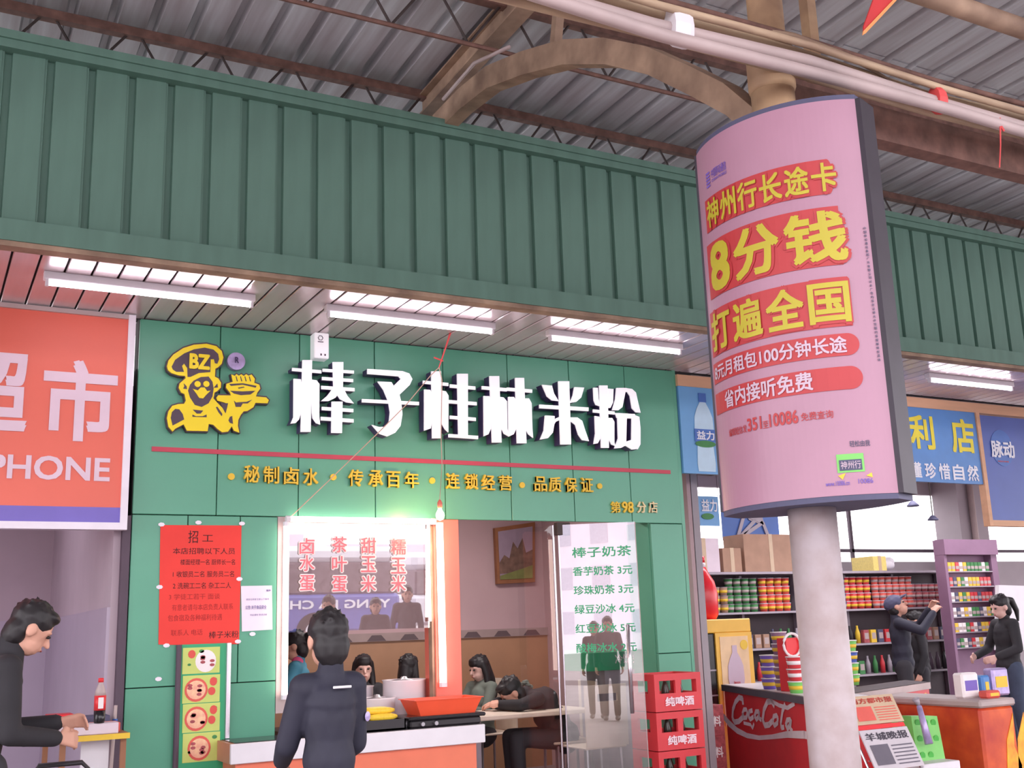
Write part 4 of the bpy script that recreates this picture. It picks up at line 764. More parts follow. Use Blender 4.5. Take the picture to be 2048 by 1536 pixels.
person('man in a navy jacket and cap behind the store counter, arms raised', (10.15, 9.35, 0), -2.35, dict(nek=(0, -.03, 1.45), hed=(0, -.01, 1.58), el=(-.26, .22, 1.34), er=(.26, .22, 1.3), wl=(-.12, .36, 1.55), wr=(.1, .38, 1.5)), 1.72, 'navy', 'charcoal', look=(0, 1, .55), cap='slate')
person('dark-haired person in black standing behind the man with raised arms', (11.05, 9.9, 0), .9, {}, 1.52, 'black_cloth', 'charcoal', look=(0, 1, -.2))
person('woman with tied-up hair in a black jacket and jeans at the right edge', (10.62, 8.3, 0), 1.3, dict(el=(-.26, .05, 1.13), wl=(-.18, .28, 1.05), wr=(.16, .3, 1.05), er=(.26, .05, 1.13)), 1.66, 'black_cloth', 'denim', 'tail', 'skin_pale', women=True, look=(0, 1, -.25))
person('passer-by in dark clothes behind the camera, mirrored in the serving window', (4.75, 1.1, 0), .6, {}, 1.62, 'charcoal', 'black_cloth', vox=.016)
person('passer-by with a bag behind the camera, mirrored beside the first', (5.9, -.2, 0), .3, {}, 1.55, 'charcoal', 'black_cloth', vox=.016)
person('onlooker in grey standing behind the camera, mirrored in the open glass door', (-1.15, -.6, 0), -.6, {}, 1.62, 'charcoal', 'black_cloth', vox=.016)
person('shorter onlooker behind the camera, mirrored in the open glass door', (-1.62, -.85, 0), -.5, {}, 1.55, 'charcoal', 'black_cloth', vox=.016)
person('tall passer-by behind the camera, mirrored at the right of the window', (6.9, -1.4, 0), .3, {}, 1.7, 'charcoal', 'black_cloth', vox=.016)
# ================================================================== LEFT SHOP STUFF
zt2 = 1.0
t = thing('magazine_table', 'high display table of magazines with an orange edge in the phone shop doorway', 'table', (.6, 6.95, 0))
tx0, tx1, ty0, ty1 = .78, 1.14, 6.72, 7.7
MB().cbox((tx0-.06, ty0, zt2-.02), (tx1, ty1, zt2), .004).build('tabletop', 'wood', t); MB().box((tx0-.06, ty0-.01, zt2-.03), (tx1, ty0, zt2+.0)).build('edge_strip', 'char_yellow', t)
MB().box((tx0+.12, ty0+.12, 0), (tx0+.27, ty0+.14, zt2-.02)).build('front_panel', 'white', t)
for x in (tx0, tx1-.04):
    for y in (ty0+.04, ty1-.08): MB().box((x, y, 0), (x+.03, y+.03, zt2-.02)).build('leg', 'wood', t)
for k in range(9):
    x, y, z = tx0+.02+(k % 2)*.16, ty0+.14+(k//2)*.19, zt2+.0
    m = ['slate', 'bowl_red', 'newsprint', 'cola_red', 'pvc'][k % 5]; a_ = random.uniform(-.15, .15)
    t = MB().cbox((x, y, z), (x+.15, y+.17, z+.03+.02*(k % 3)), .003).build('magazine', m); tag(t, '%s magazine pile, %s row from the front of the high table' % (['slate blue', 'red', 'pale grey', 'dark red', 'off white'][k % 5], ['first', 'second', 'third', 'fourth', 'fifth'][k//2]), 'magazine', 'magazines on the high table')
tag(MB().cbox((tx0+.0, ty0+.01, zt2), (tx0+.3, ty0+.12, zt2+.06), .004).build('paper_carton', 'carton_white'), 'low white carton at the front of the high table beside the cola bottle', 'box')
bx, by = at(193, 1430, ty0-.0).x, ty0+.03
t = thing('cola_bottle', 'cola bottle with a red cap and red label on the high table', 'bottle', (bx+.02, by, zt2+.06)); bx += .02; z = zt2+.06 if bx < tx0+.3 else zt2
prof = [(.028, 0), (.031, .01), (.031, .07)]
MB().lathe([(.026, 0), (.031, .012), (.031, .07)], (bx, by, z), 14).build('cola', 'black_gloss', t, True); MB().lathe([(.032, .07), (.032, .15)], (bx, by, z), 14).build('label_band', 'cola_red', t, True)
MB().lathe([(.031, .15), (.028, .175), (.013, .215), (.013, .225)], (bx, by, z), 14).build('neck', 'pvc', t, True); MB().lathe([(.015, .222), (.015, .245), (.001, .246)], (bx, by, z), 12).build('cap', 'cola_red', t, True)
mb = MB().box((bx-.014, by-.034, z+.08), (bx+.014, by-.031, z+.14)); mb.build('label_print', 'menu_white', t)
t = thing('bar_stool', 'black metal stool frame in front of the high table', 'stool', (.75, 6.5, 0)); sx, sy = at(150, 1475, 6.4).x, 6.4
MB().tube([(sx-.2, sy, .0), (sx-.2, sy, .86), (sx-.17, sy, .89), (sx+.04, sy, .89), (sx+.07, sy, .86), (sx+.07, sy, 0)], .013, 8).build('hoop', 'black_plastic', t, True); MB().tube([(sx-.2, sy, .3), (sx+.07, sy, .3)], .01, 6).build('rung', 'black_plastic', t)
MB().tube([(sx-.2, sy+.25, 0), (sx-.2, sy, .6)], .012, 6).build('leg', 'black_plastic', t); MB().tube([(sx+.07, sy+.25, 0), (sx+.07, sy, .6)], .012, 6).build('leg', 'black_plastic', t)
t = thing('broom', 'pale broom handle with a blue grip leaning in the doorway corner', 'broom', (1.08, 7.4, 0)); p = at(222, 1536, 7.35); q_ = at(229, 1470, 7.35)
MB().tube([(p.x-.02, 7.35, .1), (q_.x, 7.35, 1.12)], .011, 8).build('handle', 'pvc', t); MB().tube([(q_.x-.003, 7.35, .98), (q_.x, 7.35, 1.04)], .016, 8).build('grip', 'ad_deep', t); MB().cbox((p.x-.12, 7.32, 0), (p.x+.08, 7.38, .12), .01).build('brush', 'black_plastic', t)
# ================================================================== PINK LIGHTBOX ON THE COLUMN
A2, B2 = Vector((2.79, 3.40)), Vector((3.03, 2.73)); cl_ = (B2-A2).length; sg = .15; RR = cl_*cl_/8/sg+sg/2; tv = (B2-A2)/cl_; nn = Vector((tv.y, -tv.x))
if nn.dot(-(A2+B2)) < 0: nn = -nn
O2 = (A2+B2)/2-nn*(RR-sg); half = math.asin(cl_/2/RR)
def cyl(s_, z, o=0): a_ = s_/RR; p = O2+(nn*math.cos(a_)+tv*math.sin(a_))*(RR+o); return (p.x, p.y, z)
SM = half*RR; zb_, zt_b = 1.92, 3.43
t = thing('pink_lightbox', 'curved pink lightbox poster with big yellow and red lettering on the column', 'sign', (2.93, 3.08, zb_))
def cpatch(s0, s1, z0, z1, o, n=24, rnd=None):
    vs = []; fs = []
    ks = [k/n for k in range(n+1)]
    if rnd: kr = 1-rnd/(s1-s0); ks = [kr*k/(n-8) for k in range(n-8)]+[kr+(1-kr)*math.sin(math.pi/2*q/8) for q in range(9)]
    for k in ks:
        s_ = s0+(s1-s0)*k; zz0, zz1 = z0, z1
        if rnd and s_ > s1-rnd: q = (s_-(s1-rnd))/rnd; hgt = (z1-z0)/2*math.sqrt(max(0, 1-q*q)); zz0, zz1 = (z0+z1)/2-hgt, (z0+z1)/2+hgt
        vs += [cyl(s_, zz0, o), cyl(s_, zz1, o)]
    fs = [(2*k, 2*k+2, 2*k+3, 2*k+1) for k in range(n)]; return vs, fs
mb = MB(); mb.add(*cpatch(-SM, SM, zb_, zt_b, 0, 32)); mb.build('poster', 'poster_pink', t)
TH = .12; bk = -nn
def bpt(q, d): p = q+bk*d; return (p.x, p.y)
for z0, z1 in ((zb_-.02, zb_), (zt_b, zt_b+.02)):
    ring = [cyl(-SM+2*SM*k/20, z0, -.002)[:2] for k in range(21)]
    back = [(p[0]+(bk*(TH)).x, p[1]+(bk*TH).y) for p in [((A2 if k == 0 else B2) if k in (0, 20) else (A2.lerp(B2, k/20)+bk*(sg*(1-(2*k/20-1)**2))))[:] for k in range(20, -1, -1)]]
    pts = ring+back; mb = MB(); mb.prism([(x, y, z0) for x, y in pts], (0, 0, z1-z0)); mb.build('end_cap', 'slate', t)
mb = MB(); b0_ = Vector((B2.x, B2.y)); b1_ = b0_+bk*TH; a1_ = A2+bk*TH
mb.prism([(b0_.x, b0_.y, zb_), ((b0_+tv*.02).x, (b0_+tv*.02).y, zb_), ((b1_+tv*.02).x, (b1_+tv*.02).y, zb_), (b1_.x, b1_.y, zb_)], (0, 0, zt_b-zb_))
mb.prism([(A2.x, A2.y, zb_), ((A2-tv*.01).x, (A2-tv*.01).y, zb_), ((a1_-tv*.01).x, (a1_-tv*.01).y, zb_), (a1_.x, a1_.y, zb_)], (0, 0, zt_b-zb_)); mb.build('side_frames', 'dark_frame', t)
vs = []
for k in range(21): p = A2.lerp(B2, k/20)+bk*(TH+sg*(1-(2*k/20-1)**2)); vs += [(p.x, p.y, zb_), (p.x, p.y, zt_b)]
MB().add(vs, [(2*k, 2*k+2, 2*k+3, 2*k+1) for k in range(20)]).build('rear_poster', 'poster_white', t)
# white halo, red ground and yellow characters: three printed layers
mb = MB(); mb.add(*cpatch(-.335, .325, 3.03, 3.2, .0012)); 
red = MB(); red.add(*cpatch(-.318, .285, 3.05, 3.19, .003, rnd=.02)); red.add(*cpatch(-.335, .29, 2.77, 3.0, .003)); red.add(*cpatch(-.36, .30, 2.535, 2.72, .003)); red.add(*cpatch(-.365, .315, 2.425, 2.508, .003, rnd=.042)); red.add(*cpatch(-.365, .315, 2.3, 2.385, .003, rnd=.042))
def ctext(mb, s_, a0, a1, z0, z1, bold, o):
    tm = MB(); fit(tm, s_, lambda a, b, q: (a, b, q), a0, a1, z0, z1, bold)
    bm = bmesh.new(); vs = [bm.verts.new(v) for v in tm.v]
    for f in tm.f:
        try: bm.faces.new([vs[i] for i in f])
        except ValueError: pass
    k = math.ceil(a0/.025)                                  # cut into narrow upright strips so that the print follows the curve
    while k*.025 < a1:
        bmesh.ops.bisect_plane(bm, geom=bm.verts[:]+bm.edges[:]+bm.faces[:], plane_co=(k*.025, 0, 0), plane_no=(1, 0, 0)); k += 1
    bm.verts.index_update(); mb.add([cyl(v.co.x, v.co.y, o+v.co.z*.5) for v in bm.verts], [[v.index for v in f.verts] for f in bm.faces]); bm.free()
def crow(s_, a0, a1, z0, z1, bold, o, mb):
    st = (a1-a0)/len(s_)
    for k, ch in enumerate(s_):
        m_ = mb or MB(); ctext(m_, ch, a0+k*st+st*.05, a0+(k+1)*st-st*.05, z0, z1, bold, o)
        if not mb: m_.build('yellow_character', 'poster_yellow', t)
for s_, a0, a1, z0, z1 in (('神州行长途卡', -.3, .30, 3.06, 3.175), ('打遍全国', -.345, .305, 2.55, 2.71)):
    crow(s_, a0-.006, a1+.006, z0-.012, z1+.012, .075, .005, red)
for ch, a0, a1 in (('8', -.3, -.165), ('分', -.14, .065), ('钱', .085, .31)): ctext(red, ch, a0-.012, a1+.012, 2.785-.012, 2.985+.012, .08, .005)
red.build('red_ground', 'poster_red', t)
crow('神州行长途卡', -.3, .30, 3.06, 3.175, .03, .008, None); crow('打遍全国', -.345, .305, 2.55, 2.705, .035, .008, None)
for ch, a0, a1 in (('8', -.3, -.165), ('分', -.14, .065), ('钱', .085, .31)): yl = MB(); ctext(yl, ch, a0, a1, 2.785, 2.985, .04, .008); yl.build('yellow_character', 'poster_yellow', t)
wh = MB(); ctext(wh, '8元月租包100分钟长途', -.345, .27, 2.435, 2.498, .028, .006); wh.build('white_line', 'poster_white', t); wh = MB(); ctext(wh, '省内接听免费', -.27, .14, 2.308, 2.378, .028, .006); wh.build('white_line', 'poster_white', t)
rd = MB(); ctext(rd, '编辑短信发', -.262, -.15, 2.195, 2.225, .01, .003); ctext(rd, '351', -.145, -.075, 2.195, 2.245, .03, .003); ctext(rd, '至', -.07, -.045, 2.195, 2.222, .01, .003); ctext(rd, '10086', -.04, .075, 2.195, 2.245, .03, .003); ctext(rd, '免费查询', .085, .2, 2.2, 2.23, .01, .003); rd.build('red_small_print', 'poster_red', t)
bl = MB(); ctext(bl, '中国移动通信', -.245, -.145, 3.262, 3.3, .01, .003); ctext(bl, 'CHINA MOBILE', -.245, -.145, 3.245, 3.257, .01, .003)
for k in range(5): bl.add(*cpatch(-.29, -.258, 3.235+k*.014, 3.243+k*.014, .003, 4))
ctext(bl, 'www.10086.cn', .15, .232, 1.955, 1.972, .01, .003); ctext(bl, '10086', .262, .312, 1.958, 1.975, .01, .003); bl.build('blue_small_print', 'poster_blue', t)
gr = MB(); gr.add(*cpatch(.195, .288, 2.0, 2.066, .002, 8)); gr.build('lime_badge', 'lime', t); gr = MB(); gr.add(*cpatch(.203, .28, 2.007, 2.045, .0035, 8)); gr.build('badge_panel', 'slate', t)
gw = MB(); ctext(gw, '神州行', .208, .276, 2.012, 2.04, .01, .005); gw.build('badge_text', 'poster_white', t)
dk = MB(); ctext(dk, '轻松由我', .245, .315, 2.09, 2.112, .01, .003); dk.build('grey_words', 'slate', t); dk = MB()
side = '中国移动通信集团广东有限公司对本广告内容在法律允许范围内保留解释权具体'
for k, ch in enumerate(side): ctext(dk, ch, .374, .384, 2.9-k*.0148, 2.911-k*.0148, .01, .003)
dk.build('grey_small_print', 'slate', t)
oy = MB(); oy.add([cyl(.195, 1.99, .003), cyl(.222, 1.998, .003), cyl(.21, 1.975, .003)], [(0, 1, 2)]); oy.add([cyl(.29, 1.985, .003), cyl(.31, 1.995, .003), cyl(.312, 1.978, .003)], [(0, 1, 2)]); oy.build('small_arrows', 'char_yellow', t)
# ================================================================== CONVENIENCE STORE
Ys = D-.02
def fbox(x0, y0, x1, y1, Y, d=.03): a0, a1, b0, b1 = pxrect(x0, y0, x1, y1, Y); return MB().box((a0, Y, b0), (a1, Y+d, b1))
t = thing('water_ad_panel', 'light blue panel with a large water bottle, left of the lightbox', 'sign', (6.1, Ys, 2.7))
x0, x1, z0, z1 = 5.7, 7.0, 2.74, 3.5
MB().box((x0, Ys, z0), (x1, Ys+.04, z1)).build('board', 'ad_blue', t)
def wbottle(mbx, cx, z, h, Y): # outline of a bottle, flat print
    pr = [(.0, 0), (.13, 0), (.14, .1), (.12, .35), (.15, .5), (.14, .68), (.1, .78), (.045, .87), (.045, .97), (0, .97)]
    return [(cx+a*h, Y, z+b*h) for a, b in pr]+[(cx-a*h, Y, z+b*h) for a, b in pr[::-1] if a > 0]
cxb = at(1408, 860, Ys).x
MB().prism(wbottle(None, cxb, 2.76, .7, Ys-.006), (0, .004, 0)).build('printed_bottle', 'ad_pale', t)
MB().box((cxb-.04, Ys-.009, 2.76+.61), (cxb+.04, Ys-.006, 2.76+.69)).build('printed_cap', 'ad_deep', t)
MB().box((cxb-.11, Ys-.009, 3.02), (cxb+.11, Ys-.006, 3.13)).build('printed_label', 'ad_deep', t); MB().disc((cxb, Ys-.01, 3.0), .11, .03, .002).build('printed_hills', 'leaf', t)
mb = MB(); fit(mb, '益力', fplane(Ys-.011), cxb-.09, cxb+.1, 3.035, 3.115, .03); mb.build('white_characters', 'sign_white', t)
t = thing('store_name_sign', 'blue store sign with yellow and white characters, right of the lightbox', 'sign', (8.3, Ys, 2.75)); xe = at(1958, 900, Ys).x
MB().box((7.02, Ys, 2.76), (xe, Ys+.04, 3.5)).build('board', 'sign_blue', t)
mb = MB(); [pxtext(MB(), ch, x0, y0, x1, y1, Ys-.004, .035).build('yellow_character', 'sign_yellow', t) for ch, x0, y0, x1, y1 in (('利', 1815, 828, 1872, 900), ('店', 1898, 836, 1953, 908), ('便', 1735, 820, 1790, 893))]
mb = MB()
for ch, x in zip('更懂珍惜自然', (1803, 1832, 1861, 1889, 1917, 1946)): pxtext(mb, ch, x-13, 921+.06*(x-1800), x+13, 954+.06*(x-1800), Ys-.004, .03)
mb.build('white_characters', 'sign_white', t)
t = thing('drink_ad_panel', 'tall indigo drink panel with a round logo at the right edge', 'sign', (10.2, Ys, 2.4)); xs = at(1966, 900, Ys).x
MB().box((xs, Ys, 2.4), (xs+1.6, Ys+.04, 3.48)).build('board', 'sign_indigo', t)
c = at(2004, 896, Ys-.004); MB().disc(c, .17, .19, .002, 28).build('logo_ring', 'ad_deep', t); mb = MB(); pxtext(mb, '脉动', 1980, 880, 2031, 917, Ys-.01, .04); mb.build('white_characters', 'sign_white', t)
mb = MB(); pxtext(mb, 'MIZONE', 1996, 921, 2018, 925, Ys-.01, .02); mb.build('red_letters', 'bowl_red', t)
t = thing('sign_post', 'peach timber post between the two blue store signs', 'post', (xe, D, 0)); MB().box((xe+.005, D-.035, 2.34), (xs-.005, D+.04, 3.5)).build('post', 'peach_wood', t); MB().box((xs-.005, D-.035, 2.34), (xs+1.6, D+.04, 2.4)).build('bottom_rail', 'peach_wood', t)
# shelf run along the back with stacked cups
YS_ = 11.0; SX0, SX1 = 8.55, 13.2
t = thing('store_shelf', 'long grey shop shelf along the back of the convenience store', 'shelf', ((SX0+SX1)/2, YS_+.2, 0))
for z in (.35, .75, 1.15, 1.6): MB().box((SX0, YS_-.05, z-.025), (SX1, YS_+.4, z)).build('shelf_board', 'shelf_grey', t)
MB().box((SX0, YS_+.38, 0), (SX1, YS_+.42, 2.1)).build('back_panel', 'shelf_dark', t)
for k in range(6): MB().box((SX0+k*.92, YS_+.32, 0), (SX0+k*.92+.04, YS_+.38, 2.1)).build('upright', 'shelf_grey', t)
def cupmesh(name, body, rim):
    return [('x', body), ('y', rim)]
cupdata = {}
def mkcup(cat_, mname, mats, lab, grp, r=.058, h=.105):
    mb = MB(); mb.lathe([(r*.75, 0), (r*.97, h-.008)], (0, 0, 0), 12, 0); mb.lathe([(r*1.02, h-.008), (r*1.02, h), (.001, h)], (0, 0, 0), 12, 1); mb.lathe([(r*.85, h*.3), (r*.93, h*.62)], (0, 0, 0), 12, 2)
    o = mb.build(mname, mats, None, True, origin=False); tag(o, lab, cat_, grp); return o
ORD = 'first second third fourth fifth sixth seventh eighth ninth tenth eleventh twelfth'.split()
def spread(proto, locs, lab, nh):
    for i, l in enumerate(locs):
        o = proto if i == 0 else proto.copy()
        if i: COL.objects.link(o)
        o.location = l; o.rotation_euler = (0, 0, random.uniform(0, 6)); o['label'] = '%s, %s pile from the left, %s layer up' % (lab, ORD[i//nh], ORD[i % nh])
cols = [('brown', 'carton', 'brown noodle cup on the top store shelf', 8.62, 9.05, 3), ('green', 'leaf', 'green noodle cup on the top store shelf', 9.1, 9.6, 4), ('red', 'tomato', 'red noodle cup next to the green ones', 9.65, 10.15, 4),
        ('orange', 'freezer_orange', 'orange noodle cup on the top shelf', 10.5, 10.85, 4), ('navy', 'slate', 'navy noodle cup on the top shelf', 10.9, 11.05, 4), ('red', 'crate_red', 'crimson noodle cup on the top shelf', 11.1, 11.6, 4), ('pink', 'bowl_red', 'salmon noodle cup with white rim', 11.65, 12.3, 4), ('wine', 'meat', 'wine red noodle cup on the shelf', 12.35, 13.15, 3)]
for nm, m, lab, xa_, xb_, nh in cols:
    pr = mkcup('cup', 'noodle_cup', [m, 'white' if nm in ('pink', 'red') else 'shelf_grey', 'char_yellow' if nm in ('brown', 'red', 'orange') else 'pvc'], lab, 'instant noodle cups on the top shelf, '+nm+' '+m.split('_')[0])
    n = int((xb_-xa_)/.13)+1; spread(pr, [(xa_+.13*i, YS_+.1, 1.6+.107*k) for i in range(n) for k in range(nh)], lab, nh)
goods = ['meat', 'slate', 'leaf', 'char_yellow', 'crate_red', 'carton', 'black_plastic', 'purple_dark', 'shelf_grey']; gl = ['wine red', 'slate', 'green', 'yellow', 'red', 'brown', 'black', 'dark purple', 'grey']
protos = []
for m, l_ in zip(goods, gl):
    a = MB().lathe([(.032, 0), (.034, .13), (.014, .2), (.015, .23), (.001, .231)], n=10).build('drink_bottle', [m], None, True, origin=False); a['category'] = 'bottle'
    b = MB().cbox((-.05, -.03, 0), (.05, .03, .17), .004).box((-.035, -.032, .05), (.035, -.03, .13), 1).build('snack_box', [m, 'pvc'], None, origin=False); b['category'] = 'box'; protos.append((a, b, l_))
used = set(); rowname = {0: 'bottom', 1: 'second', 2: 'upper middle'}
for r_, z in enumerate((.75, 1.15)):
    for k in range(34):
        a, b, l_ = random.choice(protos); o = a if (k//4+r_) % 2 else b; nm = 'bottle' if o is a else 'packet'
        if o in used: o = o.copy(); COL.objects.link(o)
        else: used.add(o)
        o.location = (SX0+.1+k*.134, YS_+.05, z); rn = ['waist-high', 'chest-high'][r_]
        o['label'] = '%s %s on the %s back shelf, %s from the left in bay %s' % (l_, nm, rn, ORD[k % 7], ['one', 'two', 'three', 'four', 'five'][k//7]); o['group'] = '%ss on the %s store shelf, %s' % (nm, rn, l_)
for a, b, l_ in protos:
    for q in (a, b):
        if q not in used: bpy.data.objects.remove(q)
# cartons stacked on top of the shelf
def carton(x0, y0, x1, y1, Y, m, lab, d=.4):
    a0, a1, b0, b1 = pxrect(x0, y0, x1, y1, Y); t = thing('carton', lab, 'box', ((a0+a1)/2, Y+d/2, b0)); MB().cbox((a0, Y, b0), (a1, Y+d, b1), .004).build('box', m, t); MB().box(((a0+a1)/2-.03, Y-.003, b0+.01), ((a0+a1)/2+.03, Y+d-.02, b1+.003)).build('tape', 'tape', t); return t
zs = 2.1
MB().box((SX0-.3, YS_-.05, zs-.03), (SX1, YS_+.42, zs)).build('top_board', 'shelf_grey', bpy.data.objects['store_shelf'])
def cartonw(xa_, xb_, h, m, lab): 
    t = thing('carton', lab, 'box', ((xa_+xb_)/2, YS_+.2, zs)); MB().cbox((xa_, YS_-.02, zs), (xb_, YS_+.38, zs+h), .004).build('box', m, t); MB().box(((xa_+xb_)/2-.03, YS_-.023, zs), ((xa_+xb_)/2+.03, YS_+.35, zs+h+.003)).build('tape', 'tape', t)
cartonw(8.42, 8.9, .42, 'carton_white', 'white carton with a taped seam, leftmost on top of the long shelf'); cartonw(8.95, 9.25, .3, 'carton', 'small brown carton between the white and tall cartons on the shelf'); cartonw(9.3, 10.2, .48, 'carton', 'large brown carton on the long shelf left of the column')
cartonw(11.55, 11.8, .2, 'pale_corn', 'small pale yellow carton on the shelf below the bright window')
tag(MB().cbox((10.35, YS_, zs), (11.0, YS_+.35, zs+.05), .01).build('white_tray', 'white'), 'flat white lid lying on top of the long shelf below the window', 'lid')
t = thing('plastic_bag', 'crumpled white plastic bag on the shelf beside the purple unit', 'bag', (12.0, YS_+.2, zs)); Blob().ell((0, 0, .09), (.16, .12, .09)).ell((.1, .03, .14), (.1, .09, .07)).ell((-.1, 0, .06), (.1, .1, .06)).build('bag', 'white', t, .02, 2)
# hanging banners inside
Yh = 11.3
def hang(x0, y0, x1, y1, Y, m, nm, lab, cat): a0, a1, b0, b1 = pxrect(x0, y0, x1, y1, Y); t = thing(nm, lab, cat, ((a0+a1)/2, Y, b0)); MB().box((a0, Y, b0), (a1, Y+.015, b1)).build('board', m, t); MB().tube([(a0, Y, b1), (a0, Y, 3.62)], .004, 4).tube([(a1, Y, b1), (a1, Y, 3.62)], .004, 4).build('cords', 'black_steel', t); return t, a0, a1, b0, b1
t, a0, a1, b0, b1 = hang(1397, 992, 1440, 1052, 11.2, 'ad_blue', 'hanging_banner', 'small hanging water banner below the water panel inside the store', 'banner')
mb = MB(); fit(mb, '益力', fplane(11.19), a0+.03, a1-.03, b0+.18, b1-.04, .03); mb.build('characters', 'sign_white', t); MB().disc((a0+.12, 11.19, b0+.12), .1, .04, .004).build('hills', 'leaf', t)
t, a0, a1, b0, b1 = hang(1440, 990, 1560, 1082, 11.4, 'ad_deep', 'hanging_poster', 'blue hanging poster with a grey angular drawing, under the lightbox', 'poster')
mb = MB()
for p, q in (((1475, 1075), (1488, 1028)), ((1488, 1028), (1525, 1045)), ((1488, 1070), (1525, 1045)), ((1525, 1045), (1538, 1078)), ((1478, 1076), (1510, 1040))): mb.beam(at(*p, 11.39), at(*q, 11.39), .02, .05)
mb.prism([at(1492, 1024, 11.385), at(1525, 1035, 11.385), at(1530, 1052, 11.385), at(1498, 1040, 11.385)], (0, .01, 0)); mb.build('drawing', 'shelf_grey', t)
for i, (x, y) in enumerate(((1826, 1011), (1866, 1039))):
    c = at(x, y, 9.4+1.2*i); t = thing('pendant_lamp', 'hanging lamp with a flat disc shade, %s the bright store window' % ('larger one before' if i == 0 else 'smaller and lower one before'), 'lamp', tuple(c))
    MB().lathe([(.01, .06), (.03, .05), (.055, .02), (.075, .0), (.07, -.012), (.001, -.014)], c, 16).build('shade', 'slate', t, True); MB().tube([c+Vector((0, 0, .05)), (c.x, c.y, 3.62)], .008, 6).build('rod', 'black_steel', t)
t = thing('ceiling_fan', 'dark ceiling fan blade and hub just right of the green wall', 'fan', (6.9, 8.6, 3.3)); c = at(1362, 950, 8.8)
MB().lathe([(.05, 0), (.06, .03), (.05, .08), (.015, .1), (.012, 3.62-c.z)], c, 12).build('hub', 'black_steel', t, True)
for k in range(3): a_ = k*2.094+.15; MB().beam(c+Vector((.06*math.cos(a_), .06*math.sin(a_), .03)), c+Vector((.5*math.cos(a_), .5*math.sin(a_), .03)), .11, .012).build('blade', 'black_steel', t)
def interior_tube(x0, x1, y, lab): t = thing('tube_light', lab, 'lamp', ((x0+x1)/2, y, 3.5)); MB().cbox((x0, y-.03, 3.55), (x1, y+.03, 3.6), .005).build('batten', 'shelf_grey', t); MB().tube([(x0+.02, y, 3.53), (x1-.02, y, 3.53)], .014, 8).build('tube', 'white', t)
interior_tube(7.2, 8.4, 10.2, 'unlit tube light on the store ceiling left of the lightbox'); interior_tube(11.4, 12.8, 11.3, 'unlit tube light on the store ceiling above the bright window')
# purple display tower
xa_, xb_ = at(1885, 1090, 10.3).x, at(1990, 1090, 10.3).x
t = thing('display_tower', 'tall purple display unit with shelves of small packets', 'shelf', ((xa_+xb_)/2, 10.3, 0)); zt3 = at(1935, 1080, 10.3).z
MB().box((xa_, 10.42, 0), (xb_, 10.46, zt3)).box((xa_, 10.3, 0), (xa_+.05, 10.42, zt3-.2)).box((xb_-.12, 10.3, 0), (xb_, 10.42, zt3-.2)).build('carcass', 'purple_unit', t); MB().box((xa_-.005, 10.27, zt3-.2), (xb_+.005, 10.419, zt3+.005)).build('header', 'purple_unit', t)
zsv = [zt3-.42-.2*k for k in range(6)]
for z in zsv: MB().box((xa_+.05, 10.3, z-.015), (xb_-.12, 10.42, z)).build('shelf_board', 'shelf_grey', t)
pk = []
for m, l_ in (('crate_red', 'red'), ('menu_white', 'white'), ('slate', 'slate'), ('char_yellow', 'yellow'), ('leaf', 'green')):
    o = MB().cbox((-.032, -.02, 0), (.032, .02, .12), .003).box((-.03, -.022, .03), (.03, -.02, .07), 1).build('packet', [m, 'pvc'], None, origin=False); tag(o, '%s packet on the purple display unit' % l_, 'packet', 'packets on the purple display unit, '+l_); pk.append([o, 0])
for zi, z in enumerate(zsv):
    for k in range(int((xb_-xa_-.2)/.075)):
        q = random.choice(pk); o = q[0] if q[1] == 0 else q[0].copy()
        if q[1]: COL.objects.link(o)
        q[1] += 1; o.location = (xa_+.1+k*.075, 10.33, z); o['label'] = '%s on its %s shelf down, %s from the left' % (q[0]['label'].split(' on ')[0]+' on the purple display unit,', ORD[zi], ORD[min(k, 11)])
# drinks cabinet (yellow) and inflatable bottle
t = thing('yellow_cooler', 'yellow drinks cooler with a bottle picture beside the green wall', 'cooler', (7.3, 9.6, 0)); Yc = 9.3; a0, a1 = at(1394, 1300, Yc).x, at(1500, 1300, Yc).x; zt4 = at(1450, 1238, Yc).z
xm_ = at(1430, 1300, Yc).x
MB().cbox((a0-.25, Yc, 0), (a1, Yc+.55, zt4-.14), .01).build('body', 'black_gloss', t); MB().cbox((a0-.27, Yc-.02, zt4-.14), (a1+.02, Yc+.57, zt4), .01).build('header', 'cab_yellow', t); MB().box((xm_, Yc-.02, .0), (a1+.02, Yc, zt4-.14)).build('picture_panel', 'cab_yellow', t)
MB().box((xm_+.05, Yc-.026, .45), (a1-.04, Yc-.02, zt4-.18)).build('picture_card', 'cab_card', t); MB().prism(wbottle(None, (xm_+a1)/2, .55, zt4-.8, Yc-.032), (0, .004, 0)).build('printed_bottle', 'poster_white', t)
mb = MB(); fit(mb, 'lipton', fplane(Yc-.036), (xm_+a1)/2-.04, (xm_+a1)/2+.04, .85, .89, .02); mb.build('print', 'crate_red', t); MB().disc((a1-.1, Yc-.03, zt4-.27), .05, .05, .004).build('lemon', 'char_yellow', t)
for k in range(3): MB().box((a0-.22, Yc-.004, .5+.25*k), (xm_, Yc, .515+.25*k)).build('rack', 'shelf_grey', t)
c = (at(1403, 1230, 9.6).x, 9.55, zt4)
t = thing('inflatable_bottle', 'big red inflatable bottle with a white collar on the yellow cooler', 'inflatable', c); c = Vector(c)
MB().lathe([(.001, 0), (.12, .0), (.15, .05), (.155, .28), (.13, .4), (.07, .5), (.045, .56)], c, 18).build('body', 'inflate_red', t, True); MB().lathe([(.048, .55), (.05, .59), (.046, .6)], c, 14).build('collar', 'white', t, True); MB().lathe([(.044, .6), (.046, .67), (.001, .675)], c, 14).build('cap', 'inflate_red', t, True)
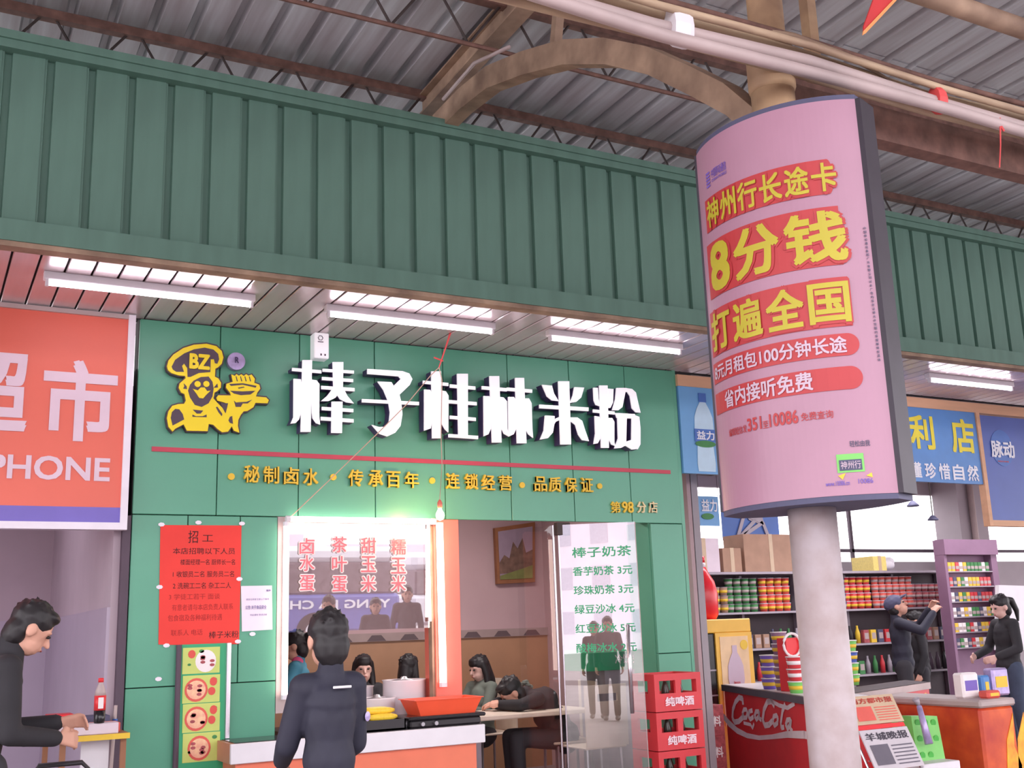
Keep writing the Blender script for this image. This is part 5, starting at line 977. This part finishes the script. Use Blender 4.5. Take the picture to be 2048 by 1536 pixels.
# cola counter: runs inwards from the corner facing the corridor
C0 = Vector((6.45, 6.85, 0)); C1 = Vector((7.35, 9.15, 0)); C2 = Vector((8.55, 7.6, 0)); zc_ = .87
t = thing('cola_counter', 'red glass-topped shop counter with white script lettering and a white wave', 'counter', tuple(C0))
dl = (C1-C0).normalized(); nl = Vector((-dl.y, dl.x, 0)); 
def cp(a, z, o=0): return (C0+dl*a+nl*o+Vector((0, 0, z)))[:]
LL = (C1-C0).length
mb = MB(); mb.add([cp(0, 0), cp(LL, 0), cp(LL, zc_-.06), cp(0, zc_-.06), cp(0, 0, -.45), cp(LL, 0, -.45), cp(LL, zc_-.06, -.45), cp(0, zc_-.06, -.45)], [(0, 1, 2, 3), (4, 7, 6, 5), (1, 5, 6, 2), (0, 3, 7, 4)]); mb.build('red_front', 'cola_red', t)
mb = MB(); mb.add([cp(-.03, zc_-.06, .03), cp(LL, zc_-.06, .03), cp(LL, zc_, .03), cp(-.03, zc_, .03), cp(-.03, zc_-.06, -.48), cp(LL, zc_-.06, -.48), cp(LL, zc_, -.48), cp(-.03, zc_, -.48)], [(0, 1, 2, 3), (4, 7, 6, 5), (3, 2, 6, 7), (0, 4, 5, 1), (1, 5, 6, 2), (0, 3, 7, 4)]); mb.build('top_edge', 'counter_edge', t)
mb = MB(); mb.add([cp(0, zc_+.002, 0), cp(LL, zc_+.002, 0), cp(LL, zc_+.002, -.45), cp(0, zc_+.002, -.45)], [(0, 1, 2, 3)]); mb.build('glass_top', 'white', t)
def sfc(x, y, o=.006):
    d = ray(x, y); den = d.dot(nl); k_ = (C0+nl*o-EYE).dot(nl)/den; return EYE+d*k_
def s8(x, y): return sfc(1360+x/2.977, 1100+y/2.977)
def script(pts, w_, mb=None):
    path = [s8(x, y) for x, y in pts]; n = len(path)
    for i in range(n-1):
        p, q = path[i], path[i+1]; d = (q-p); 
        if d.length < 1e-4: continue
        sd = nl.cross(d).normalized(); a_ = w_[i] if isinstance(w_, list) else w_; b_ = w_[i+1] if isinstance(w_, list) else w_
        mb.add([p-sd*a_-d.normalized()*a_*.4, p+sd*a_-d.normalized()*a_*.4, q+sd*b_+d.normalized()*b_*.4, q-sd*b_+d.normalized()*b_*.4], [(0, 1, 2, 3)])
mb = MB(); k_ = .026
script([(375, 915), (372, 885), (352, 878), (330, 905), (315, 950), (312, 1000), (325, 1025), (350, 1020), (370, 1000), (380, 985)], k_, mb)
script([(395, 950), (380, 950), (372, 975), (378, 1000), (395, 998), (402, 970), (395, 950)], k_*.8, mb); script([(430, 955), (412, 962), (408, 990), (418, 1008), (436, 995)], k_*.8, mb)
script([(470, 962), (452, 962), (444, 990), (455, 1010), (470, 990), (472, 962), (470, 1000), (482, 1010)], k_*.8, mb)
script([(560, 925), (545, 900), (520, 905), (500, 950), (492, 1010), (505, 1045), (530, 1040), (548, 1020)], k_, mb); script([(520, 905), (545, 900), (590, 925), (640, 940), (680, 915)], k_*.7, mb)
script([(575, 985), (558, 990), (552, 1020), (562, 1045), (580, 1030), (582, 1000), (575, 985)], k_*.8, mb); script([(625, 920), (610, 960), (600, 1030), (604, 1058), (618, 1055)], k_*.8, mb)
script([(655, 1010), (638, 1012), (630, 1040), (640, 1065), (652, 1045), (660, 1010), (655, 1060), (668, 1078)], k_*.8, mb)
script([(380, 1030), (420, 1040), (432, 1060), (440, 1035)], k_*.6, mb)
script([(255, 985), (290, 1030), (340, 1075), (400, 1105), (470, 1118), (550, 1112), (640, 1098), (740, 1100), (780, 1110)], [.03, .035, .03, .024, .02, .02, .028, .032, .03], mb)
mb.build('script_and_wave', 'cola_white', t)
# right counter run with a colourful front
t = thing('bright_counter', 'glass counter with a colourful fruit-print front right of the newspaper rack', 'counter', tuple(C0)); d2 = (C2-C0).normalized(); n2 = Vector((d2.y, -d2.x, 0)); L2_ = (C2-C0).length
def c2(a, z, o=0): a = max(a, .14); return (C0+d2*a+(n2*o if o > 0 else dl*-o)+Vector((0, 0, z)))[:]
MB().add([c2(0, 0), c2(L2_, 0), c2(L2_, zc_-.06), c2(0, zc_-.06), c2(0, 0, -.45), c2(L2_, 0, -.45), c2(L2_, zc_-.06, -.45), c2(0, zc_-.06, -.45)], [(0, 1, 2, 3), (4, 7, 6, 5), (1, 5, 6, 2), (0, 3, 7, 4)]).build('front', 'crate_red', t)
MB().add([c2(0, zc_-.06, .02), c2(L2_, zc_-.06, .02), c2(L2_, zc_, .02), c2(0, zc_, .02), c2(0, zc_-.06, -.47), c2(L2_, zc_-.06, -.47), c2(L2_, zc_, -.47), c2(0, zc_, -.47)], [(0, 1, 2, 3), (4, 7, 6, 5), (0, 4, 5, 1), (1, 5, 6, 2)]).build('top_edge', 'pvc', t)
MB().add([c2(0, zc_+.001, 0), c2(L2_, zc_+.001, 0), c2(L2_, zc_+.001, -.45), c2(0, zc_+.001, -.45)], [(0, 1, 2, 3)]).build('glass_top', 'shelf_dark', t)
for m, sd_ in (('lime', 1), ('char_yellow', 2), ('lilac', 3), ('freezer_orange', 4)):
    random.seed(sd_); mb = MB()
    for q in range(7):
        a_, z, r = random.uniform(.5, L2_-.1), random.uniform(.3, .75), random.uniform(.03, .07); rg = []
        for k in range(12): b_ = k*math.pi/6; rg.append(c2(a_+r*math.cos(b_), z+r*math.sin(b_), .004+.001*sd_))
        r2 = [c2(a_+r*.55*math.cos(k*math.pi/6), z+r*.55*math.sin(k*math.pi/6), .004+.001*sd_) for k in range(12)]
        mb.add(rg+r2, [(k, (k+1) % 12, 12+(k+1) % 12, 12+k) for k in range(12)])
    mb.build('printed_rings', m, t)
random.seed(11)
# noodle buckets on the cola counter
bp = {}
def bucket(px_, py_, k, m, rim, lab, r=.075, h=.1):
    key = (m, rim)
    if key not in bp:
        o = mkcup('cup', 'noodle_bucket', [m, rim, 'char_yellow' if m != 'crate_red' else 'menu_white'], lab, None, r, h); bp[key] = o
    else: o = bp[key].copy(); COL.objects.link(o); o['label'] = lab
    base = atz(px_, py_, zc_+.002); o.location = (base.x, base.y, zc_+.002+k*(h+.004)); return o
st = [(1540, 1378, 3, [('lilac', 'violet noodle bucket with a yellow band in the stack of three'), ('lilac', ''), ('lilac', '')]), (1566, 1382, 5, []), (1594, 1388, 3, [])]
lv_ = ['bottom', 'second', 'third', 'fourth', 'top']
for k in range(3): bucket(1540, 1378, k, 'poster_blue', 'menu_white', 'violet noodle bucket, %s of the left stack on the cola counter' % lv_[k])
for k in range(5): bucket(1566, 1380, k, 'purple_unit', 'menu_white', 'purple noodle bucket, %s of the tall middle stack on the cola counter' % lv_[k])
for k in range(3): bucket(1594, 1386, k, 'crate_red' if k else 'lime', 'menu_white', '%s noodle bucket, %s of the right stack beside the column' % ('red' if k else 'lime', lv_[k]))
for k in range(4): bucket(1706, 1370, k, 'lime' if k != 2 else 'sign_indigo', 'menu_white', '%s noodle bucket, %s of the stack just right of the column' % ('lime' if k != 2 else 'indigo', lv_[k]))
t = thing('gift_box', 'red gift carton with a ring handle behind the noodle buckets', 'box', cp(.95, zc_, -.25)); p = Vector(cp(.95, zc_+.003, -.2))
MB().cbox((p.x-.1, p.y+.0, p.z), (p.x+.14, p.y+.12, p.z+.46), .005).build('box', 'cola_red', t); rg = [(p.x-.04+.1*math.cos(k*math.pi/8), p.y-.015, p.z+.4+.1*math.sin(k*math.pi/8)) for k in range(17)]; MB().tube(rg, .012, 6).build('ring_handle', 'menu_white', t)
# newspaper rack with papers
Yn = 6.25; 
t = thing('newspaper_rack', 'sloping wire newspaper rack in front of the shop counter', 'rack', (at(1750, 1500, Yn).x, Yn, 0))
n0, n1 = at(1700, 1450, Yn).x, at(1800, 1450, Yn).x
def rk(a, s_, o=0): return (n0+(n1-n0)*a, Yn-.3*(1-s_)-o, .1+.61*s_+o*.4)
for a_ in (0, 1): MB().tube([rk(a_, -.3), rk(a_, 1)], .009, 6).build('side_rail', 'chrome', t); MB().tube([rk(a_, 1), (rk(a_, 1)[0], Yn+.25, 0)], .009, 6).build('leg', 'chrome', t)
for s_ in (0, .3, .6, .9): MB().tube([rk(0, s_, .03), rk(1, s_, .03)], .006, 6).build('rung', 'chrome', t)
def paper(a0, a1, s0, s1, o, m, lab, head=None):
    t = thing('newspaper', lab, 'newspaper', rk(a0, s0, o)); P4 = [rk(a0, s0, o), rk(a1, s0, o), rk(a1, s1, o), rk(a0, s1, o)]; MB().prism([Vector(p) for p in P4], (0, .012, 0.0)).build('sheets', m, t)
    def g(a, b, q): return rk(a0+(a1-a0)*a, s0+(s1-s0)*b, o+.004)
    mb = MB()
    if head: fit(mb, head, g, .06, .94, .72, .92, .03)
    for k in range(6): mb.add([g(.5, .1+k*.09, 0), g(.94, .1+k*.09, 0), g(.94, .13+k*.09, 0), g(.5, .13+k*.09, 0)], [(0, 1, 2, 3)])
    mb.add([g(.08, .12, 0), g(.44, .12, 0), g(.44, .62, 0), g(.08, .62, 0)], [(0, 1, 2, 3)]); mb.build('print', 'newsgrey' if head != '南方都市报' else 'bowl_red', t)
paper(.02, .98, .98, 1.3, .05, 'tape', 'beige newspaper with a red masthead at the top of the rack', '南方都市报'); paper(.02, .98, .48, .92, .05, 'newsprint', 'grey newspaper with a photo in the middle of the rack', '羊城晚报'); paper(.02, .98, -.0, .42, .05, 'newsprint', 'grey folded newspaper at the bottom of the rack', '信息时报')
tag(MB().prism([Vector(rk(.02, .93, .04)), Vector(rk(.98, .93, .04)), Vector(rk(.98, .975, .04)), Vector(rk(.02, .975, .04))], (0, .01, 0)).build('red_magazine', 'cola_red'), 'edge of a red magazine between the upper newspapers on the rack', 'magazine')
# lime gift packs
Yg = 6.35
for i, (x0, y0, x1, y1, Y_) in enumerate(((1800, 1440, 1862, 1536, Yg+.12), (1822, 1432, 1884, 1530, Yg))):
    t = thing('gift_pack', ['lime green gift pack, the rear one of the pair', 'lime green dotted gift pack in front, with a lilac sleeve'][i], 'package', tuple(at((x0+x1)/2, y1, Y_))); q = [at(x0, y0, Y_), at(x1-10, y0, Y_), at(x1+12, y1+16, Y_-.1), at(x0+18, y1+20, Y_-.1)]
    MB().prism(q, (0, .09, 0)).build('pack', 'lime', t); mb = MB()
    for k in range(8):
        u_, v_ = (.2+.3*(k % 3)), (.12+.28*(k//3)); p = q[0].lerp(q[1], u_).lerp(q[3].lerp(q[2], u_), v_)+Vector((0, -.004, 0)); mb.disc(p, .028, .028, .002, 12)
    mb.build('dots', 'lime_dark', t)
t = thing('lilac_roll', 'shiny lilac roll standing against the front gift pack', 'roll', tuple(at(1862, 1490, Yg-.08))); MB().tube([at(1838, 1412, Yg-.05), at(1858, 1488, Yg-.13)], [.02, .032], 10).build('roll', 'lilac', t, True); MB().tube([at(1831, 1398, Yg-.05), at(1838, 1412, Yg-.05)], [.03, .012], 8).build('crimped_end', 'shelf_grey', t, True)
tag(MB().cbox((at(1830, 1536, 6.2).x, 6.12, .3), (at(1905, 1536, 6.2).x, 6.4, at(1860, 1524, 6.2).z), .006).box((at(1830, 1536, 6.2).x+.02, 6.15, 0), (at(1905, 1536, 6.2).x-.02, 6.37, .3)).build('white_stand', 'white'), 'white stand under the lime gift packs', 'stand')
# orange freezer with goods on top
F0 = Vector((8.05, 6.95, 0)); fz = .82
a = atz(1880, 1395, fz); b = atz(2000, 1397, fz)
t = thing('chest_freezer', 'orange flame-print chest freezer at the right edge', 'freezer', (a.x, a.y, 0))
fd_ = Vector((b.x-a.x, b.y-a.y, 0)); 
x0, x1, y0, y1 = a.x-.1, b.x+.15, min(a.y, b.y)-.05, max(a.y, b.y)+.75
mb = MB(); mb.cbox((x0, y0+.05, .0), (x1, y1, fz-.06), .02); mb.build('body', 'freezer_orange', t); MB().cbox((x0-.01, y0+.03, fz-.06), (x1+.01, y1, fz), .015).build('rim', 'pvc', t)
mb = MB()
for k in range(6): xx = x0+.25+.13*k; mb.prism([(xx, y0+.045, .05), (xx+.1, y0+.045, .05), (xx+.16, y0+.045, .3), (xx+.1, y0+.045, .45), (xx+.13, y0+.045, .7), (xx+.02, y0+.045, .5), (xx-.02, y0+.045, .25)], (0, .004, 0))
mb.build('flame_print', 'flame_yellow', t)
for k, (m, lab, w_, h) in enumerate((('menu_white', 'white carton of snacks on the orange freezer', .2, .2), ('sign_blue', 'blue packet on the orange freezer', .1, .17), ('lilac', 'lilac and yellow snack bag on the orange freezer', .2, .22), ('bowl_red', 'red flat packet on the orange freezer', .16, .06))):
    xx = x0+.08+(.0, .24, .37, .1)[k]; yy = y0+.15+(.1 if k != 3 else -.05); t = thing('snack_pack', lab, 'packet', (xx, yy, fz)); MB().cbox((xx, yy, fz), (xx+w_, yy+.1, fz+h), .015).build('pack', m, t); MB().box((xx+.03, yy-.003, fz+h*.3), (xx+w_-.03, yy, fz+h*.7)).build('label_patch', 'poster_blue' if k == 0 else 'char_yellow', t)
# cartons at the foot of the cola counter
def gcarton(x, y, w_, d_, h, z, m, lab, txt=None):
    t = thing('carton', lab, 'box', (x, y, z)); MB().cbox((x-w_/2, y-d_/2, z), (x+w_/2, y+d_/2, z+h), .004).build('box', m, t); mb = MB()
    if txt: fit(mb, txt, fplane(y-d_/2-.003), x-w_*.35, x+w_*.35, z+h*.3, z+h*.65, .03); mb.build('print', 'menu_white', t)
    MB().box((x-w_/2+.02, y-.02, z+h-.001), (x+w_/2-.02, y+.02, z+h+.002)).build('tape', 'tape', t)
for k in range(3): gcarton(6.27, 8.15, .26, .3, .26, .26*k, 'meat', 'wine red drinks carton between the green wall and cola counter, %s of three' % ['bottom', 'middle', 'top'][k], '饮料')
gcarton(5.72, 6.6, .26, .26, .27, 0, 'freezer_orange', 'orange carton on the ground by the foot of the cola counter')
gcarton(6.0, 6.55, .24, .26, .25, 0, 'carton_white', 'white carton on the ground by the foot of the cola counter')
t = thing('leaning_board', 'white board leaning behind the woman at the right edge', 'board', tuple(at(2030, 1240, 10))); MB().prism([at(1998, 1170, 10), at(2060, 1172, 10), at(2062, 1300, 10), at(1996, 1300, 10)], (0, .06, 0)).build('board', 'white', t)
# ================================================================== STREET SIDE, MIRRORED IN THE GLASS
t = thing('blue_bus', 'blue and white coach parked across the street, mirrored in the serving window', 'bus', (6, -12, 0)); BY = -12.0; bx0, bx1 = 0, 11.2
MB().cbox((bx0, BY-2.4, .45), (bx1, BY, 1.4), .08).build('lower_body', 'bus_blue', t); MB().cbox((bx0+.05, BY-2.35, 1.4), (bx1-.1, BY-.04, 2.2), .05).build('window_band', 'bus_window', t); MB().cbox((bx0, BY-2.4, 2.2), (bx1-.15, BY, 2.6), .12).build('roof', 'bus_white', t)
for k in range(6): MB().box((bx0+1.6*k+.7, BY-.045, 1.42), (bx0+1.6*k+.8, BY-.03, 2.2)).build('window_pillar', 'purple_dark', t)
for x in (2.2, 8.9): MB().tube([(x, BY-.35, .48), (x, BY+.02, .48)], .48, 20).build('wheel', 'tyre', t); MB().tube([(x, BY-.02, .48), (x, BY+.03, .48)], .25, 16).build('hub_cap', 'bus_white', t)
mb = MB(); fit(mb, 'YANG JIA CHANG WUN', lambda a_, b_, o: (a_, BY+.03+o*4, b_), bx1-.3, bx1-5.2, .98, 1.26, .03); mb.build('lettering', 'bus_white', t)
t = thing('white_bus', 'white coach with a yellow swoosh parked behind the blue one', 'bus', (17, -14, 0))
MB().cbox((12.4, -16.4, .45), (22, -14, 1.3), .1).build('lower_body', 'bus_white', t); MB().cbox((12.5, -16.35, 1.3), (21.9, -14.04, 2.0), .05).build('window_band', 'bus_window', t); MB().cbox((12.4, -16.4, 2.0), (22, -14, 2.5), .15).build('roof', 'bus_white', t)
MB().tube([(13, -13.98, .8), (14, -13.98, 1.5), (15.2, -13.98, 1.9), (16.4, -13.98, 1.5), (17, -13.98, .9)], .09, 6).build('yellow_swoosh', 'char_yellow', t)
for x in (14.4, 20): MB().tube([(x, -14.35, .48), (x, -13.98, .48)], .48, 20).build('wheel', 'tyre', t)
for i, (x0, x1, h, y) in enumerate(((-52, -20, 9.5, -42), (-16, 2, 3.4, -46), (4, 20, 4.2, -48), (22, 44, 3.6, -46))):  # first, taller block is unseen, added to grey the door reflection
    t = thing('apartment_block', '%s apartment block across the street behind the camera' % ['taller', 'lowest pale', 'middle-height pale', 'farthest right pale'][i], 'building', (x0, y, 0)); MB().box((x0, y-8, 0), (x1, y, h)).build('walls', 'building', t)
    for r_ in range(int(h/2.8)):
        for k in range(int((x1-x0)/3)): MB().box((x0+.8+3*k, y-.02, 1+2.8*r_), (x0+2.2+3*k, y+.02, 2.4+2.8*r_)).build('window', 'building_window', t)
